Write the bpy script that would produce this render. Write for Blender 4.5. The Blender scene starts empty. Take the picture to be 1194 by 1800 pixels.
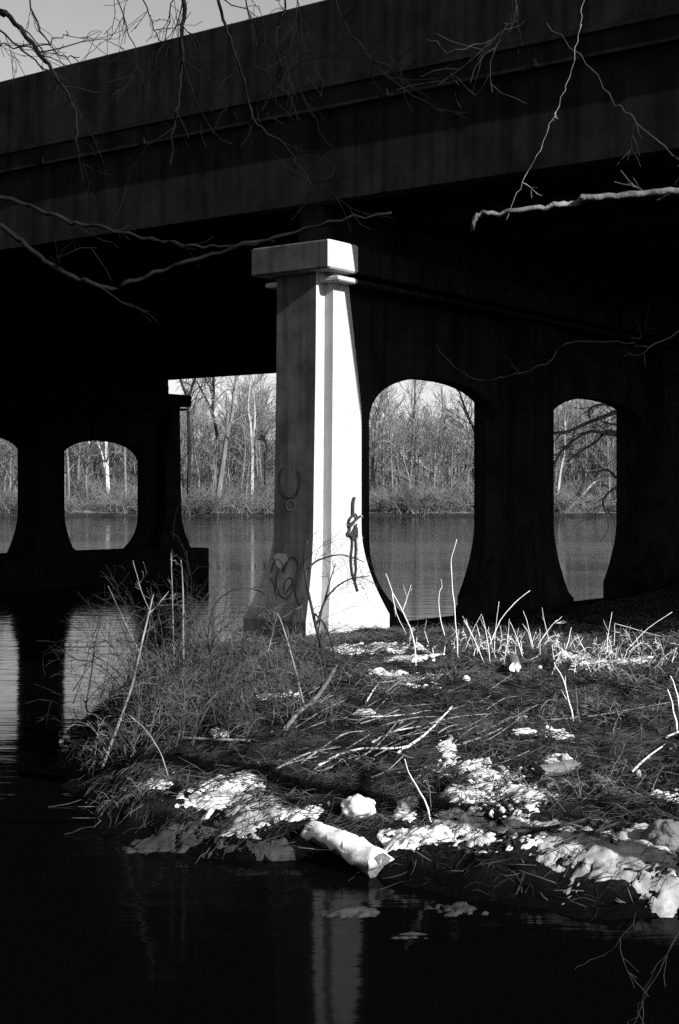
import bpy, math, random
import numpy as np
from mathutils import Vector, noise

R = random.Random(7)
scene = bpy.context.scene
COL = scene.collection

# ------------------------------------------------------------------ measures
F, CX, HY, EYE = 2600.0, 597.0, 878.0, 3.5          # focal length / centre / horizon in photo pixels, eye height above water
ANG = math.radians(53.5)
A = Vector((-math.sin(ANG), math.cos(ANG), 0))       # along the bridge, away from the camera to the left
D = Vector((math.cos(ANG), math.sin(ANG), 0))        # along a pier, away from the camera to the right
C0 = Vector((-0.475, 26.3, 0))                       # near corner of the near pier
UP = Vector((0, 0, 1))


def at(px, py, Y):
    return Vector(((px - CX) / F * Y, Y, EYE + (HY - py) / F * Y))


def W(u, v, z):                                      # bridge coordinates (z relative to the eye)
    return C0 + D * u + A * v + UP * (EYE + z)


def on_plane(px, py, p0, n):
    d = Vector(((px - CX) / F, 1, (HY - py) / F))
    o = Vector((0, 0, EYE))
    return o + d * ((p0 - o).dot(n) / d.dot(n))


# ------------------------------------------------------------------ mesh builder
class MB:
    def __init__(s):
        s.v, s.f, s.m = [], [], []

    def quad(s, a, b, c, d, m=0):
        n = len(s.v)
        s.v += [tuple(a), tuple(b), tuple(c), tuple(d)]
        s.f.append((n, n + 1, n + 2, n + 3)); s.m.append(m)

    def poly(s, pts, m=0):
        n = len(s.v)
        s.v += [tuple(p) for p in pts]
        s.f.append(tuple(range(n, n + len(pts)))); s.m.append(m)

    def loft(s, rings, cap0=True, cap1=True, m=0):
        n = len(s.v); k = len(rings[0])
        for r in rings:
            s.v += [tuple(p) for p in r]
        for i in range(len(rings) - 1):
            for j in range(k):
                a = n + i * k + j; b = n + i * k + (j + 1) % k
                s.f.append((a, b, b + k, a + k)); s.m.append(m)
        if cap0: s.f.append(tuple(n + j for j in reversed(range(k)))); s.m.append(m)
        if cap1: s.f.append(tuple(n + (len(rings) - 1) * k + j for j in range(k))); s.m.append(m)

    def box(s, u0, u1, v0, v1, z0, z1, ch=0.0):      # box in bridge coordinates, with chamfered vertical and top edges
        c = ch
        def ring(z, i):
            a0, a1, b0, b1 = u0 + i, u1 - i, v0 + i, v1 - i
            return [W(a0 + c, b1, z), W(a0, b1 - c, z), W(a0, b0 + c, z), W(a0 + c, b0, z),
                    W(a1 - c, b0, z), W(a1, b0 + c, z), W(a1, b1 - c, z), W(a1 - c, b1, z)]
        def sq(z):
            return [W(u0, b, z) for b in (v1, v0)] + [W(u1, b, z) for b in (v0, v1)]
        if c > 0:
            s.loft([ring(z0, c), ring(z0 + c, 0), ring(z1 - c, 0), ring(z1, c)])
        else:
            s.loft([sq(z0), sq(z1)])

    def tube(s, pts, radii, n=4, cap=True):
        pts = [Vector(p) for p in pts]
        if len(pts) < 2: return
        base = len(s.v)
        t = (pts[1] - pts[0])
        if t.length < 1e-9: return
        t.normalize()
        x = t.orthogonal().normalized()
        L = len(pts)
        for i, p in enumerate(pts):
            if i == 0: tt = pts[1] - pts[0]
            elif i == L - 1: tt = pts[-1] - pts[-2]
            else: tt = pts[i + 1] - pts[i - 1]
            if tt.length < 1e-9: tt = t
            tt = tt.normalized()
            x = (x - tt * x.dot(tt))
            x = x.normalized() if x.length > 1e-6 else tt.orthogonal().normalized()
            y = tt.cross(x)
            r = radii[i] if isinstance(radii, (list, tuple)) else radii
            for j in range(n):
                a = 2 * math.pi * j / n
                q = p + (x * math.cos(a) + y * math.sin(a)) * r
                s.v.append((q.x, q.y, q.z))
        for i in range(L - 1):
            for j in range(n):
                a = base + i * n + j; b = base + i * n + (j + 1) % n
                s.f.append((a, b, b + n, a + n)); s.m.append(0)
        if cap and n > 3:
            s.f.append(tuple(base + j for j in reversed(range(n)))); s.m.append(0)
            s.f.append(tuple(base + (L - 1) * n + j for j in range(n))); s.m.append(0)

    def build(s, name, mats, parent=None, smooth=False, base=None):
        off = Vector((0, 0, 0))
        if parent is not None: off = Vector(parent['_base'])
        elif base is not None: off = Vector(base)
        me = bpy.data.meshes.new(name)
        vv = [(a - off.x, b - off.y, c - off.z) for a, b, c in s.v]
        me.from_pydata(vv, [], s.f)
        if not isinstance(mats, (list, tuple)): mats = [mats]
        for m in mats: me.materials.append(m)
        if len(mats) > 1: me.polygons.foreach_set('material_index', s.m)
        if smooth: me.polygons.foreach_set('use_smooth', [True] * len(me.polygons))
        me.update()
        o = bpy.data.objects.new(name, me)
        COL.objects.link(o)
        if parent is not None: o.parent = parent
        else: o.location = off
        o['_base'] = tuple(off)
        return o


def tag(o, label=None, cat=None, group=None, kind=None):
    if label: o['label'] = label
    if cat: o['category'] = cat
    if group: o['group'] = group
    if kind: o['kind'] = kind
    return o


def thing(name, base, label, cat, group=None):
    o = bpy.data.objects.new(name, None)
    COL.objects.link(o)
    o.location = base
    o['_base'] = tuple(base)
    o.empty_display_size = 0.3
    return tag(o, label, cat, group)


def smooth_path(P, k=4):
    if len(P) < 3: return P
    out = []
    for i in range(len(P) - 1):
        p0 = P[max(0, i - 1)]; p1 = P[i]; p2 = P[i + 1]; p3 = P[min(len(P) - 1, i + 2)]
        for j in range(k):
            t = j / k
            out.append(0.5 * ((2 * p1) + (p2 - p0) * t + (2 * p0 - 5 * p1 + 4 * p2 - p3) * t * t + (3 * p1 - p0 - 3 * p2 + p3) * t ** 3))
    out.append(P[-1]); return out


def copy_tree(o, parent=None):
    c = o.copy(); COL.objects.link(c)
    if parent is not None: c.parent = parent
    for ch in list(o.children): copy_tree(ch, c)
    return c


# ------------------------------------------------------------------ materials (the photograph is black and white: everything is grey)
def g(v): return (v, v, v, 1)


def mat(name, lo, hi, scale=4.0, rough=0.9, detail=6.0, stretch=(1, 1, 1), bump=0.0, bscale=None, p0=0.3, p1=0.7, spec=0.0, world=False):
    m = bpy.data.materials.new(name); m.use_nodes = True
    nt = m.node_tree; N = nt.nodes; Lk = nt.links
    b = N['Principled BSDF']
    b.inputs['Roughness'].default_value = rough
    b.inputs['Specular IOR Level'].default_value = spec
    tc = N.new('ShaderNodeTexCoord'); mp = N.new('ShaderNodeMapping'); mp.inputs['Scale'].default_value = stretch
    Lk.new(tc.outputs['Object'], mp.inputs['Vector'])
    n = N.new('ShaderNodeTexNoise'); n.inputs['Scale'].default_value = scale; n.inputs['Detail'].default_value = detail
    n.inputs['Roughness'].default_value = 0.65
    Lk.new(mp.outputs['Vector'], n.inputs['Vector'])
    r = N.new('ShaderNodeValToRGB')
    r.color_ramp.elements[0].position = p0; r.color_ramp.elements[0].color = g(lo)
    r.color_ramp.elements[1].position = p1; r.color_ramp.elements[1].color = g(hi)
    Lk.new(n.outputs['Fac'], r.inputs['Fac'])
    Lk.new(r.outputs['Color'], b.inputs['Base Color'])
    if bump:
        n2 = N.new('ShaderNodeTexNoise'); n2.inputs['Scale'].default_value = bscale or scale * 4; n2.inputs['Detail'].default_value = 6
        Lk.new(mp.outputs['Vector'], n2.inputs['Vector'])
        bp = N.new('ShaderNodeBump'); bp.inputs['Strength'].default_value = bump; bp.inputs['Distance'].default_value = 0.05
        Lk.new(n2.outputs['Fac'], bp.inputs['Height']); Lk.new(bp.outputs['Normal'], b.inputs['Normal'])
    return m


def concrete(name, lo, hi, streak=0.55):
    """poured concrete: blotches, vertical run-off streaks, fine grain"""
    m = mat(name, lo, hi, 1.3, 0.92, 8, bump=0.07, bscale=45)
    nt = m.node_tree; N = nt.nodes; Lk = nt.links
    b = N['Principled BSDF']
    tc = N.new('ShaderNodeTexCoord'); mp = N.new('ShaderNodeMapping'); mp.inputs['Scale'].default_value = (5, 5, 0.22)
    Lk.new(tc.outputs['Object'], mp.inputs['Vector'])
    n = N.new('ShaderNodeTexNoise'); n.inputs['Scale'].default_value = 1.0; n.inputs['Detail'].default_value = 5
    Lk.new(mp.outputs['Vector'], n.inputs['Vector'])
    r = N.new('ShaderNodeValToRGB'); r.color_ramp.elements[0].position = 0.36; r.color_ramp.elements[0].color = g(streak)
    r.color_ramp.elements[1].position = 0.56; r.color_ramp.elements[1].color = g(1)
    Lk.new(n.outputs['Fac'], r.inputs['Fac'])
    n3 = N.new('ShaderNodeTexNoise'); n3.inputs['Scale'].default_value = 60; n3.inputs['Detail'].default_value = 3
    Lk.new(tc.outputs['Object'], n3.inputs['Vector'])
    r3 = N.new('ShaderNodeValToRGB'); r3.color_ramp.elements[0].position = 0.3; r3.color_ramp.elements[0].color = g(0.72)
    r3.color_ramp.elements[1].position = 0.6; r3.color_ramp.elements[1].color = g(1)
    Lk.new(n3.outputs['Fac'], r3.inputs['Fac'])
    src = b.inputs['Base Color'].links[0].from_socket
    for rr in (r, r3):
        mx = N.new('ShaderNodeMix'); mx.data_type = 'RGBA'; mx.blend_type = 'MULTIPLY'; mx.inputs['Factor'].default_value = 1
        Lk.new(src, mx.inputs['A']); Lk.new(rr.outputs['Color'], mx.inputs['B'])
        src = mx.outputs['Result']
    Lk.new(src, b.inputs['Base Color'])
    return m


M = {}
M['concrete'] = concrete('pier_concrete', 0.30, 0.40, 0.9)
M['end_shade'] = concrete('end_shade_concrete', 0.03, 0.085, 0.6)  # dim grazing light of the pier end put into its colour
M['pier_shade'] = concrete('shade_concrete', 0.010, 0.026, 0.6)  # darker copy of the pier concrete; shade under the deck put into colour
M['deck'] = concrete('dark_concrete', 0.008, 0.019, 0.6)  # deck concrete, evenly dark
M['black'] = concrete('shade_black_concrete', 0.006, 0.016, 0.7)  # river pier and bearings: their shade put into the concrete colour
M['silt'] = mat('dim_grey_ice', 0.010, 0.04, 6, 0.7, 8, bump=0.3, bscale=25)
M['black_bark'] = mat('black_shade_bark', 0.004, 0.010, 6, 0.9)  # near boughs carry their shade in this colour; tree beyond pier is dark
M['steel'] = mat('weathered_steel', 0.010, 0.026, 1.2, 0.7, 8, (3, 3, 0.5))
M['under'] = concrete('soffit_concrete', 0.03, 0.06, 0.6)
M['paint_dark'] = mat('dark_spray_paint', 0.012, 0.03, 6, 0.7)
M['paint_pale'] = mat('pale_spray_paint', 0.06, 0.12, 6, 0.7)
M['rope'] = mat('tarred_rope', 0.015, 0.05, 30, 0.95, bump=0.6, bscale=90)
M['snow'] = mat('old_snow', 0.32, 0.64, 7, 0.7, 8, bump=0.12, bscale=45)
M['icy'] = mat('crusted_ice', 0.10, 0.34, 4, 0.7, 8, bump=0.15, bscale=40)
M['stalk'] = mat('dry_pale_stalk', 0.45, 0.75, 14, 0.8)
M['brush'] = mat('dull_brush', 0.015, 0.115, 5, 0.95)
M['cane'] = mat('grey_cane', 0.06, 0.22, 9, 0.9)
M['darkstem'] = mat('dark_stem', 0.012, 0.035, 9, 0.9)
M['bark'] = mat('grey_bark', 0.06, 0.14, 6, 0.95, bump=0.6, bscale=30)
M['limbpale'] = mat('pale_bark', 0.035, 0.14, 3, 0.9, bump=0.5, bscale=22)
M['wood'] = mat('weathered_wood', 0.30, 0.6, 5, 0.85, 8, (1, 1, 1), bump=0.4, bscale=25)
M['cut'] = mat('sawn_wood', 0.55, 0.8, 12, 0.8)
M['litter'] = mat('leaf_litter', 0.005, 0.11, 2.5, 0.9, p0=0.35, p1=0.72)
M['grass'] = mat('dry_grass', 0.03, 0.30, 1.4, 0.9)
M['far_pale'] = mat('sycamore_bark', 0.28, 0.5, 0.5, 0.9)
M['far_mid'] = mat('far_pale_bark', 0.14, 0.32, 0.5, 0.9)
M['far_grey'] = mat('far_grey_bark', 0.06, 0.15, 0.5, 0.9)
M['far_dark'] = mat('far_dark_bark', 0.008, 0.025, 0.5, 0.9)
M['far_twig'] = mat('far_twigs', 0.07, 0.17, 0.15, 0.95)
M['far_brush'] = mat('far_brush', 0.06, 0.19, 0.12, 0.95)
M['far_grass'] = mat('far_bank_grass', 0.08, 0.24, 0.2, 0.95, 8)
M['hill'] = mat('leaf_covered_slope', 0.07, 0.13, 0.12, 0.95, 10, (1, 1, 1))


def ground_material():
    m = bpy.data.materials.new('muddy_ground'); m.use_nodes = True
    nt = m.node_tree; N = nt.nodes; Lk = nt.links
    b = N['Principled BSDF']; b.inputs['Roughness'].default_value = 0.9; b.inputs['Specular IOR Level'].default_value = 0.03
    tc = N.new('ShaderNodeTexCoord')
    n = N.new('ShaderNodeTexNoise'); n.inputs['Scale'].default_value = 1.1; n.inputs['Detail'].default_value = 8
    n2 = N.new('ShaderNodeTexNoise'); n2.inputs['Scale'].default_value = 17; n2.inputs['Detail'].default_value = 8; n2.inputs['Roughness'].default_value = 0.8
    for x in (n, n2): Lk.new(tc.outputs['Object'], x.inputs['Vector'])
    r = N.new('ShaderNodeValToRGB'); r.color_ramp.elements[0].position = 0.38; r.color_ramp.elements[0].color = g(0.005)
    r.color_ramp.elements[1].position = 0.7; r.color_ramp.elements[1].color = g(0.035)
    Lk.new(n.outputs['Fac'], r.inputs['Fac'])
    r2 = N.new('ShaderNodeValToRGB'); r2.color_ramp.elements[0].position = 0.56; r2.color_ramp.elements[0].color = g(0.0)
    r2.color_ramp.elements[1].position = 0.74; r2.color_ramp.elements[1].color = g(0.12)
    Lk.new(n2.outputs['Fac'], r2.inputs['Fac'])
    ad = N.new('ShaderNodeMix'); ad.data_type = 'RGBA'; ad.blend_type = 'ADD'; ad.inputs['Factor'].default_value = 1
    Lk.new(r.outputs['Color'], ad.inputs['A']); Lk.new(r2.outputs['Color'], ad.inputs['B'])
    # mud stays wet and dark low down by the water
    ge = N.new('ShaderNodeSeparateXYZ'); Lk.new(tc.outputs['Object'], ge.inputs[0])
    wr = N.new('ShaderNodeMapRange'); wr.inputs['From Min'].default_value = 0.10; wr.inputs['From Max'].default_value = 0.62
    wr.inputs['To Min'].default_value = 0.08; wr.inputs['To Max'].default_value = 1.0
    Lk.new(ge.outputs['Z'], wr.inputs['Value'])
    wm = N.new('ShaderNodeMix'); wm.data_type = 'RGBA'; wm.blend_type = 'MULTIPLY'; wm.inputs['Factor'].default_value = 1
    Lk.new(ad.outputs['Result'], wm.inputs['A']); Lk.new(wr.outputs['Result'], wm.inputs['B'])
    Lk.new(wm.outputs['Result'], b.inputs['Base Color'])
    bp = N.new('ShaderNodeBump'); bp.inputs['Strength'].default_value = 0.8; bp.inputs['Distance'].default_value = 0.06
    Lk.new(n2.outputs['Fac'], bp.inputs['Height']); Lk.new(bp.outputs['Normal'], b.inputs['Normal'])
    return m


def water_material():
    m = bpy.data.materials.new('river_water'); m.use_nodes = True
    nt = m.node_tree; N = nt.nodes; Lk = nt.links
    b = N['Principled BSDF']
    b.inputs['Base Color'].default_value = g(0.0008); b.inputs['Roughness'].default_value = 0.06
    b.inputs['IOR'].default_value = 1.33; b.inputs['Specular IOR Level'].default_value = 0.3
    df = N.new('ShaderNodeBsdfDiffuse'); df.inputs['Color'].default_value = g(0.0012)
    mx = N.new('ShaderNodeMixShader'); mx.inputs['Fac'].default_value = 0.34
    Lk.new(b.outputs['BSDF'], mx.inputs[1]); Lk.new(df.outputs['BSDF'], mx.inputs[2]); Lk.new(mx.outputs['Shader'], N['Material Output'].inputs['Surface'])
    tc = N.new('ShaderNodeTexCoord')
    sp = N.new('ShaderNodeSeparateXYZ'); Lk.new(tc.outputs['Object'], sp.inputs[0])
    fr = N.new('ShaderNodeMapRange'); fr.inputs['From Min'].default_value = 14; fr.inputs['From Max'].default_value = 26
    fr.inputs['To Min'].default_value = 0.80; fr.inputs['To Max'].default_value = 0.16       # dims reflections by hand, strongly in the near pool, slightly on the river
    Lk.new(sp.outputs['Y'], fr.inputs['Value']); Lk.new(fr.outputs['Result'], mx.inputs['Fac'])
    hs = []
    for sc, st, det in ((1.0, (0.35, 1.6, 1), 4), (6.0, (0.5, 1.3, 1), 3)):
        mp = N.new('ShaderNodeMapping'); mp.inputs['Scale'].default_value = st; mp.inputs['Rotation'].default_value = (0, 0, 0.05)
        Lk.new(tc.outputs['Object'], mp.inputs['Vector'])
        n = N.new('ShaderNodeTexNoise'); n.inputs['Scale'].default_value = sc; n.inputs['Detail'].default_value = det
        Lk.new(mp.outputs['Vector'], n.inputs['Vector']); hs.append(n)
    ma = N.new('ShaderNodeMath'); ma.operation = 'MULTIPLY_ADD'; ma.inputs[1].default_value = 0.10
    Lk.new(hs[1].outputs['Fac'], ma.inputs[0]); Lk.new(hs[0].outputs['Fac'], ma.inputs[2])
    bp = N.new('ShaderNodeBump'); bp.inputs['Strength'].default_value = 0.10; bp.inputs['Distance'].default_value = 0.10
    # wind lanes: the strength of the ripples varies in long bands
    mp = N.new('ShaderNodeMapping'); mp.inputs['Scale'].default_value = (0.004, 0.055, 1)
    Lk.new(tc.outputs['Object'], mp.inputs['Vector'])
    n = N.new('ShaderNodeTexNoise'); n.inputs['Scale'].default_value = 1.0; n.inputs['Detail'].default_value = 4
    Lk.new(mp.outputs['Vector'], n.inputs['Vector'])
    mr = N.new('ShaderNodeMapRange'); mr.inputs['From Min'].default_value = 0.4; mr.inputs['From Max'].default_value = 0.7
    mr.inputs['To Min'].default_value = 0.05; mr.inputs['To Max'].default_value = 0.30
    Lk.new(n.outputs['Fac'], mr.inputs['Value']); 
    def mth(op, a, bv):
        q = N.new('ShaderNodeMath'); q.operation = op; Lk.new(a, q.inputs[0])
        if bv is not None: q.inputs[1].default_value = bv
        return q.outputs[0]
    t = mth('DIVIDE', mth('SUBTRACT', sp.outputs['Y'], 108.0), 17.0)
    sq = N.new('ShaderNodeMath'); sq.operation = 'MULTIPLY'; Lk.new(t, sq.inputs[0]); Lk.new(t, sq.inputs[1])
    gb = mth('MULTIPLY', mth('EXPONENT', mth('MULTIPLY', sq.outputs[0], -1.0), None), 0.45)   # one breezy lane across the river
    ad = N.new('ShaderNodeMath'); ad.operation = 'ADD'; Lk.new(gb, ad.inputs[0]); Lk.new(mr.outputs['Result'], ad.inputs[1])
    Lk.new(ad.outputs[0], bp.inputs['Strength'])
    Lk.new(ma.outputs['Value'], bp.inputs['Height']); Lk.new(bp.outputs['Normal'], b.inputs['Normal'])
    return m


M['ground'] = ground_material()
M['water'] = water_material()

# ------------------------------------------------------------------ ground
def xy(u, v):
    p = C0 + D * u + A * v
    return (p.x, p.y)


SHORE = [xy(60, 3.2), xy(40, 2.8), xy(22, 0.9), xy(12, 0.75), xy(6, 0.8), xy(1.5, 1.6), (-1.9, 27.2), (-2.8, 25.9), (-3.9, 24.4), (-4.0, 22.2), (-3.75, 20.1),
         (-3.0, 16.9), (-2.5, 15.5), (-1.67, 14.7), (-0.9, 14.35), (-0.2, 14.2), (0.53, 13.4), (1.2, 12.9), (1.95, 12.6), (2.83, 12.35), (5, 11.2),
         (9, 9.5), (18, 6), (60, 0), (90, 70)]
SEG = [(SHORE[i], SHORE[(i + 1) % len(SHORE)]) for i in range(len(SHORE))]


def sm(t):
    t = max(0.0, min(1.0, t)); return t * t * (3 - 2 * t)


def shore_dist(x, y):
    best = 1e9; inside = False
    for (x0, y0), (x1, y1) in SEG:
        dx, dy = x1 - x0, y1 - y0
        t = ((x - x0) * dx + (y - y0) * dy) / (dx * dx + dy * dy)
        t = 0 if t < 0 else 1 if t > 1 else t
        ex, ey = x - x0 - t * dx, y - y0 - t * dy
        q = ex * ex + ey * ey
        if q < best: best = q
        if (y0 > y) != (y1 > y) and x < (x1 - x0) * (y - y0) / (y1 - y0) + x0: inside = not inside
    d = math.sqrt(best)
    return d if inside else -d


BARS = [(0.06, 12.52, 0.30, 0.07), (0.95, 12.45, 0.30, 0.06), (0.55, 11.9, 0.28, 0.05), (1.25, 12.15, 0.2, 0.05)]


def hgt(x, y):
    d = shore_dist(x, y)
    near = max(0.0, min(2.0, (7.0 - y) * 0.5)) if y < 7 else 0.0
    if -14 < x < 16 and 5 < y < 45:
        d += 0.30 * noise.noise(Vector((x * 1.1, y * 1.1, 3.0))) + 0.14 * noise.noise(Vector((x * 3.7, y * 3.7, 8.0)))
    if d <= 0:
        h = max(-1.0, d * 0.5) - 0.02
        for bx, by, rx, ry in BARS:
            q = ((x - bx) / rx) ** 2 + ((y - by) / ry) ** 2
            if q < 5: h = max(h, -0.075 + 0.10 * math.exp(-q) + 0.03 * noise.noise(Vector((x * 5, y * 14, 1))))
        return h + near * 1.5
    h = 0.42 * (1 - math.exp(-d / 0.6)) + 0.70 * sm((y - 14.6) / 9.5) * sm(d / 1.3)
    h += 0.10 * max(0, x - 4) * sm(d / 3)
    if y < 45 and abs(x) < 30:
        k = min(1, d * 2.5)
        h += k * (0.09 * noise.noise(Vector((x * 1.3, y * 1.3, 0))) + 0.035 * noise.noise(Vector((x * 4.5, y * 4.5, 5))) + 0.03 * noise.noise(Vector((x * 11, y * 11, 9))))
    return h + near


def axis(lo, hi, step, before, after):
    n = int(round((hi - lo) / step))
    return before + [lo + (hi - lo) * i / n for i in range(n + 1)] + after


xs = axis(-5.2, 6.4, 0.07, [-1500, -500, -150, -60, -30, -18, -12, -9, -7, -6], [7, 8, 9.5, 12, 16, 22, 30, 45, 80, 200, 600, 1500])
ys = axis(11.6, 28.4, 0.08, [-400, -100, -30, -10, 0, 3, 5, 6, 7, 8, 9, 10, 11], [29, 30, 31.5, 33, 35, 38, 42, 48, 60, 90, 150, 290])
gv = [(x, y, hgt(x, y)) for y in ys for x in xs]
nx = len(xs)
gf = [(j * nx + i, j * nx + i + 1, (j + 1) * nx + i + 1, (j + 1) * nx + i) for j in range(len(ys) - 1) for i in range(nx - 1)]
me = bpy.data.meshes.new('ground'); me.from_pydata(gv, [], gf); me.materials.append(M['ground'])
me.polygons.foreach_set('use_smooth', [True] * len(gf))
gr = bpy.data.objects.new('ground', me); COL.objects.link(gr)
tag(gr, 'dark muddy river bank under the bridge', kind='structure')

_H = {}
def hz(x, y): return max(hgt(x, y), 0.0)


def gp(px, py, lift=0.0):
    """point where the sight line through a photo pixel meets the bank"""
    Y = 10.0; prev = Y
    while Y < 34:
        X = (px - CX) / F * Y; z = EYE + (HY - py) / F * Y
        if z <= hz(X, Y): break
        prev = Y; Y += 0.12
    lo, hi = prev, Y
    for _ in range(8):
        mid = (lo + hi) / 2
        X = (px - CX) / F * mid; z = EYE + (HY - py) / F * mid
        if z <= hz(X, mid): hi = mid
        else: lo = mid
    p = at(px, py, hi)
    p.z += lift
    return p


mb = MB()
mb.quad((-1500, -300, 0), (1500, -300, 0), (1500, 306, 0), (-1500, 306, 0))
tag(mb.build('water', M['water']), 'dark slow river with faint ripples', kind='structure')

# ------------------------------------------------------------------ bridge pier
L = 28.1
ZT, ZP, ZB = 4.06, -2.14, -4.2


def fl(z):
    return max(0.0, min(1.0, (-0.55 - z) / (-0.55 - ZP))) ** 1.7


def ue(z):                                            # end face of the pier
    return 0.10 * sm((z + 2) / 6.0) - 0.42 * fl(z) - 0.0


def plan_end(z, grow=0.0):
    f = fl(z); u0 = ue(z) - grow; ub = 0.29 + 0.06 * sm((z + 2) / 6) - 0.30 * f; uc = 1.22 - 0.42 * max(0.0, min(1.0, (z - 1.7) / 2.3)) + 0.66 * f + grow  # upper taper trails the deck's shadow edge; shade put into the shape
    n0, n1 = -0.17 * f - grow, 0.90 + 0.36 * f + grow
    p0, p1 = -0.19 - 0.17 * f - grow, 1.09 + 0.36 * f + grow
    return [(u0, n0), (u0, n1), (ub, n1), (ub, p1), (uc, p1), (uc, p0), (ub, p0), (ub, n0)]


def plan_mid(z, uc, w=0.66):
    f = fl(z); a, b = uc - w - 0.42 * f, uc + w + 0.42 * f
    p0, p1 = -0.19 - 0.17 * f, 1.09 + 0.17 * f
    return [(a, p0), (a, p1), (b, p1), (b, p0)]


ZS = [ZB, ZP - 0.001, ZP] + [ZP + (ZT + 0.02 - ZP) * (i / 34) ** 1.25 for i in range(1, 35)]


def make_pier():
    root = thing('bridge_pier', W(0.6, 0.45, ZB), 'pale sunlit concrete pier end with a dangling rope and white flared foot', 'bridge pier', 'concrete piers under the bridge')
    # end columns (near one and its mirror at the far end)
    for far in (0, 1):
        m = MB(); rings = []
        for z in ZS:
            pl = plan_end(min(z, 99), 0.0)
            if far: pl = [(L - u, v) for u, v in reversed(pl)]
            rings.append([W(u, v, z) for u, v in pl])
        m.loft(rings)
        if not far:
            # end face turned to the river, darkened to carry its dim grazing light
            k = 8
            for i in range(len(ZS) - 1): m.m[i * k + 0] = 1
        m.build('column', [M['pier_shade'] if far else M['concrete'], M['end_shade']], root)
    for uc in COLS:
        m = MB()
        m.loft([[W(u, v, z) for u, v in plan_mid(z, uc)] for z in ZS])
        m.build('column', M['pier_shade'], root)
    # web wall with arched openings
    m = MB(); V0, V1 = 0.26, 0.64
    SILL, SPR, TOP = -2.46, 1.45, 2.44
    zz = [SILL + 0.0]
    zz += [SILL + (-0.55 - SILL) * i / 14 for i in range(1, 15)] + [SPR]
    zz += [SPR + (TOP - SPR) * math.sin(math.pi / 2 * i / 16) ** 1.0 for i in range(1, 16)] + [TOP]

    def hw(z, Wd):
        if z >= SPR:
            t = min(1.0, (z - SPR) / (TOP - SPR)); return Wd * max(0.0, 1 - t ** 2.3) ** (1 / 2.3)
        s = max(0.0, min(1.0, (-0.55 - z) / 1.75))
        return Wd * (1 - 0.52 * s ** 2.7)
    for (o0, o1), (b0, b1) in zip(OPEN, BAYS):
        uc, Wd = (o0 + o1) / 2, (o1 - o0) / 2
        m.quad(W(b0, V0, ZB), W(b1, V0, ZB), W(b1, V0, SILL), W(b0, V0, SILL))
        m.quad(W(b1, V1, ZB), W(b0, V1, ZB), W(b0, V1, SILL), W(b1, V1, SILL))
        h0 = hw(SILL, Wd)
        m.quad(W(uc - h0, V0, SILL), W(uc + h0, V0, SILL), W(uc + h0, V1, SILL), W(uc - h0, V1, SILL))
        for za, zb in zip(zz, zz[1:]):
            a, b = hw(za, Wd), hw(zb, Wd)
            m.quad(W(b0, V0, za), W(uc - a, V0, za), W(uc - b, V0, zb), W(b0, V0, zb))
            m.quad(W(uc + a, V0, za), W(b1, V0, za), W(b1, V0, zb), W(uc + b, V0, zb))
            m.quad(W(uc - a, V1, za), W(b0, V1, za), W(b0, V1, zb), W(uc - b, V1, zb))
            m.quad(W(b1, V1, za), W(uc + a, V1, za), W(uc + b, V1, zb), W(b1, V1, zb))
            m.quad(W(uc - a, V0, za), W(uc - a, V1, za), W(uc - b, V1, zb), W(uc - b, V0, zb))
            m.quad(W(uc + a, V1, za), W(uc + a, V0, za), W(uc + b, V0, zb), W(uc + b, V1, zb))
        m.quad(W(b0, V0, TOP), W(b1, V0, TOP), W(b1, V0, ZT + .02), W(b0, V0, ZT + .02))
        m.quad(W(b1, V1, TOP), W(b0, V1, TOP), W(b0, V1, ZT + .02), W(b1, V1, ZT + .02))
    m.build('wall', M['pier_shade'], root)
    m = MB(); m.box(1.5, L - 1.5, -0.30, 1.20, ZB, -2.53, 0.03)
    m.build('plinth', M['pier_shade'], root)
    m = MB(); m.box(-0.16, 0.74, -0.48, 1.30, ZT, 4.57, 0.03)
    for b_ in range(3): m.m[b_ * 8 + 1] = 1  # cap end darkened too, its grazing light put into the colour
    m.build('cap', [M['concrete'], M['end_shade']], root)
    m = MB(); m.box(0.742, L + 0.16, -0.46, 1.28, ZT, 4.56, 0.03)  # same cap, split near the shadow edge; darker colour carries the shade
    m.build('cap', [M['pier_shade']], root)
    m = MB(); m.box(0.15, 0.74, -0.46, 1.23, 3.88, 3.97, 0.02)
    m.build('moulding', M['concrete'], root)
    m = MB(); m.box(0.742, L - 0.1, -0.44, 1.23, 3.88, 3.97, 0.02)
    m.build('moulding', M['pier_shade'], root)
    m = MB(); m.box(1.2, L - 0.9, 0.25, 0.65, 4.55, 5.30)
    m.build('bearing_seat', M['pier_shade'], root)
    for ug in GIRD:
        m = MB(); sx = 0.34 if ug < 1 else -0.42 if ug > L - 1 else 0.0; m.box(ug + sx - 0.16, ug + sx + 0.16, 0.12, 0.78, 4.56, 4.98, 0.02); m.box(ug + sx * .8 - 0.12, ug + sx * .8 + 0.12, 0.2, 0.7, 4.98, 5.36)
        m.build('bearing', M['black'], root)
    return root


OPEN = [(2.1, 7.0), (9.0, 14.5), (16.0, 19.5), (21.2, 26.0)]
BAYS = [(0.6, 7.95), (7.95, 15.05), (15.05, 20.35), (20.35, L - 0.6)]
COLS = [7.95, 15.05, 20.35]
GIRD = [0.38 + i * (L - 0.8) / 10 for i in range(11)]
pier = make_pier()

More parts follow.
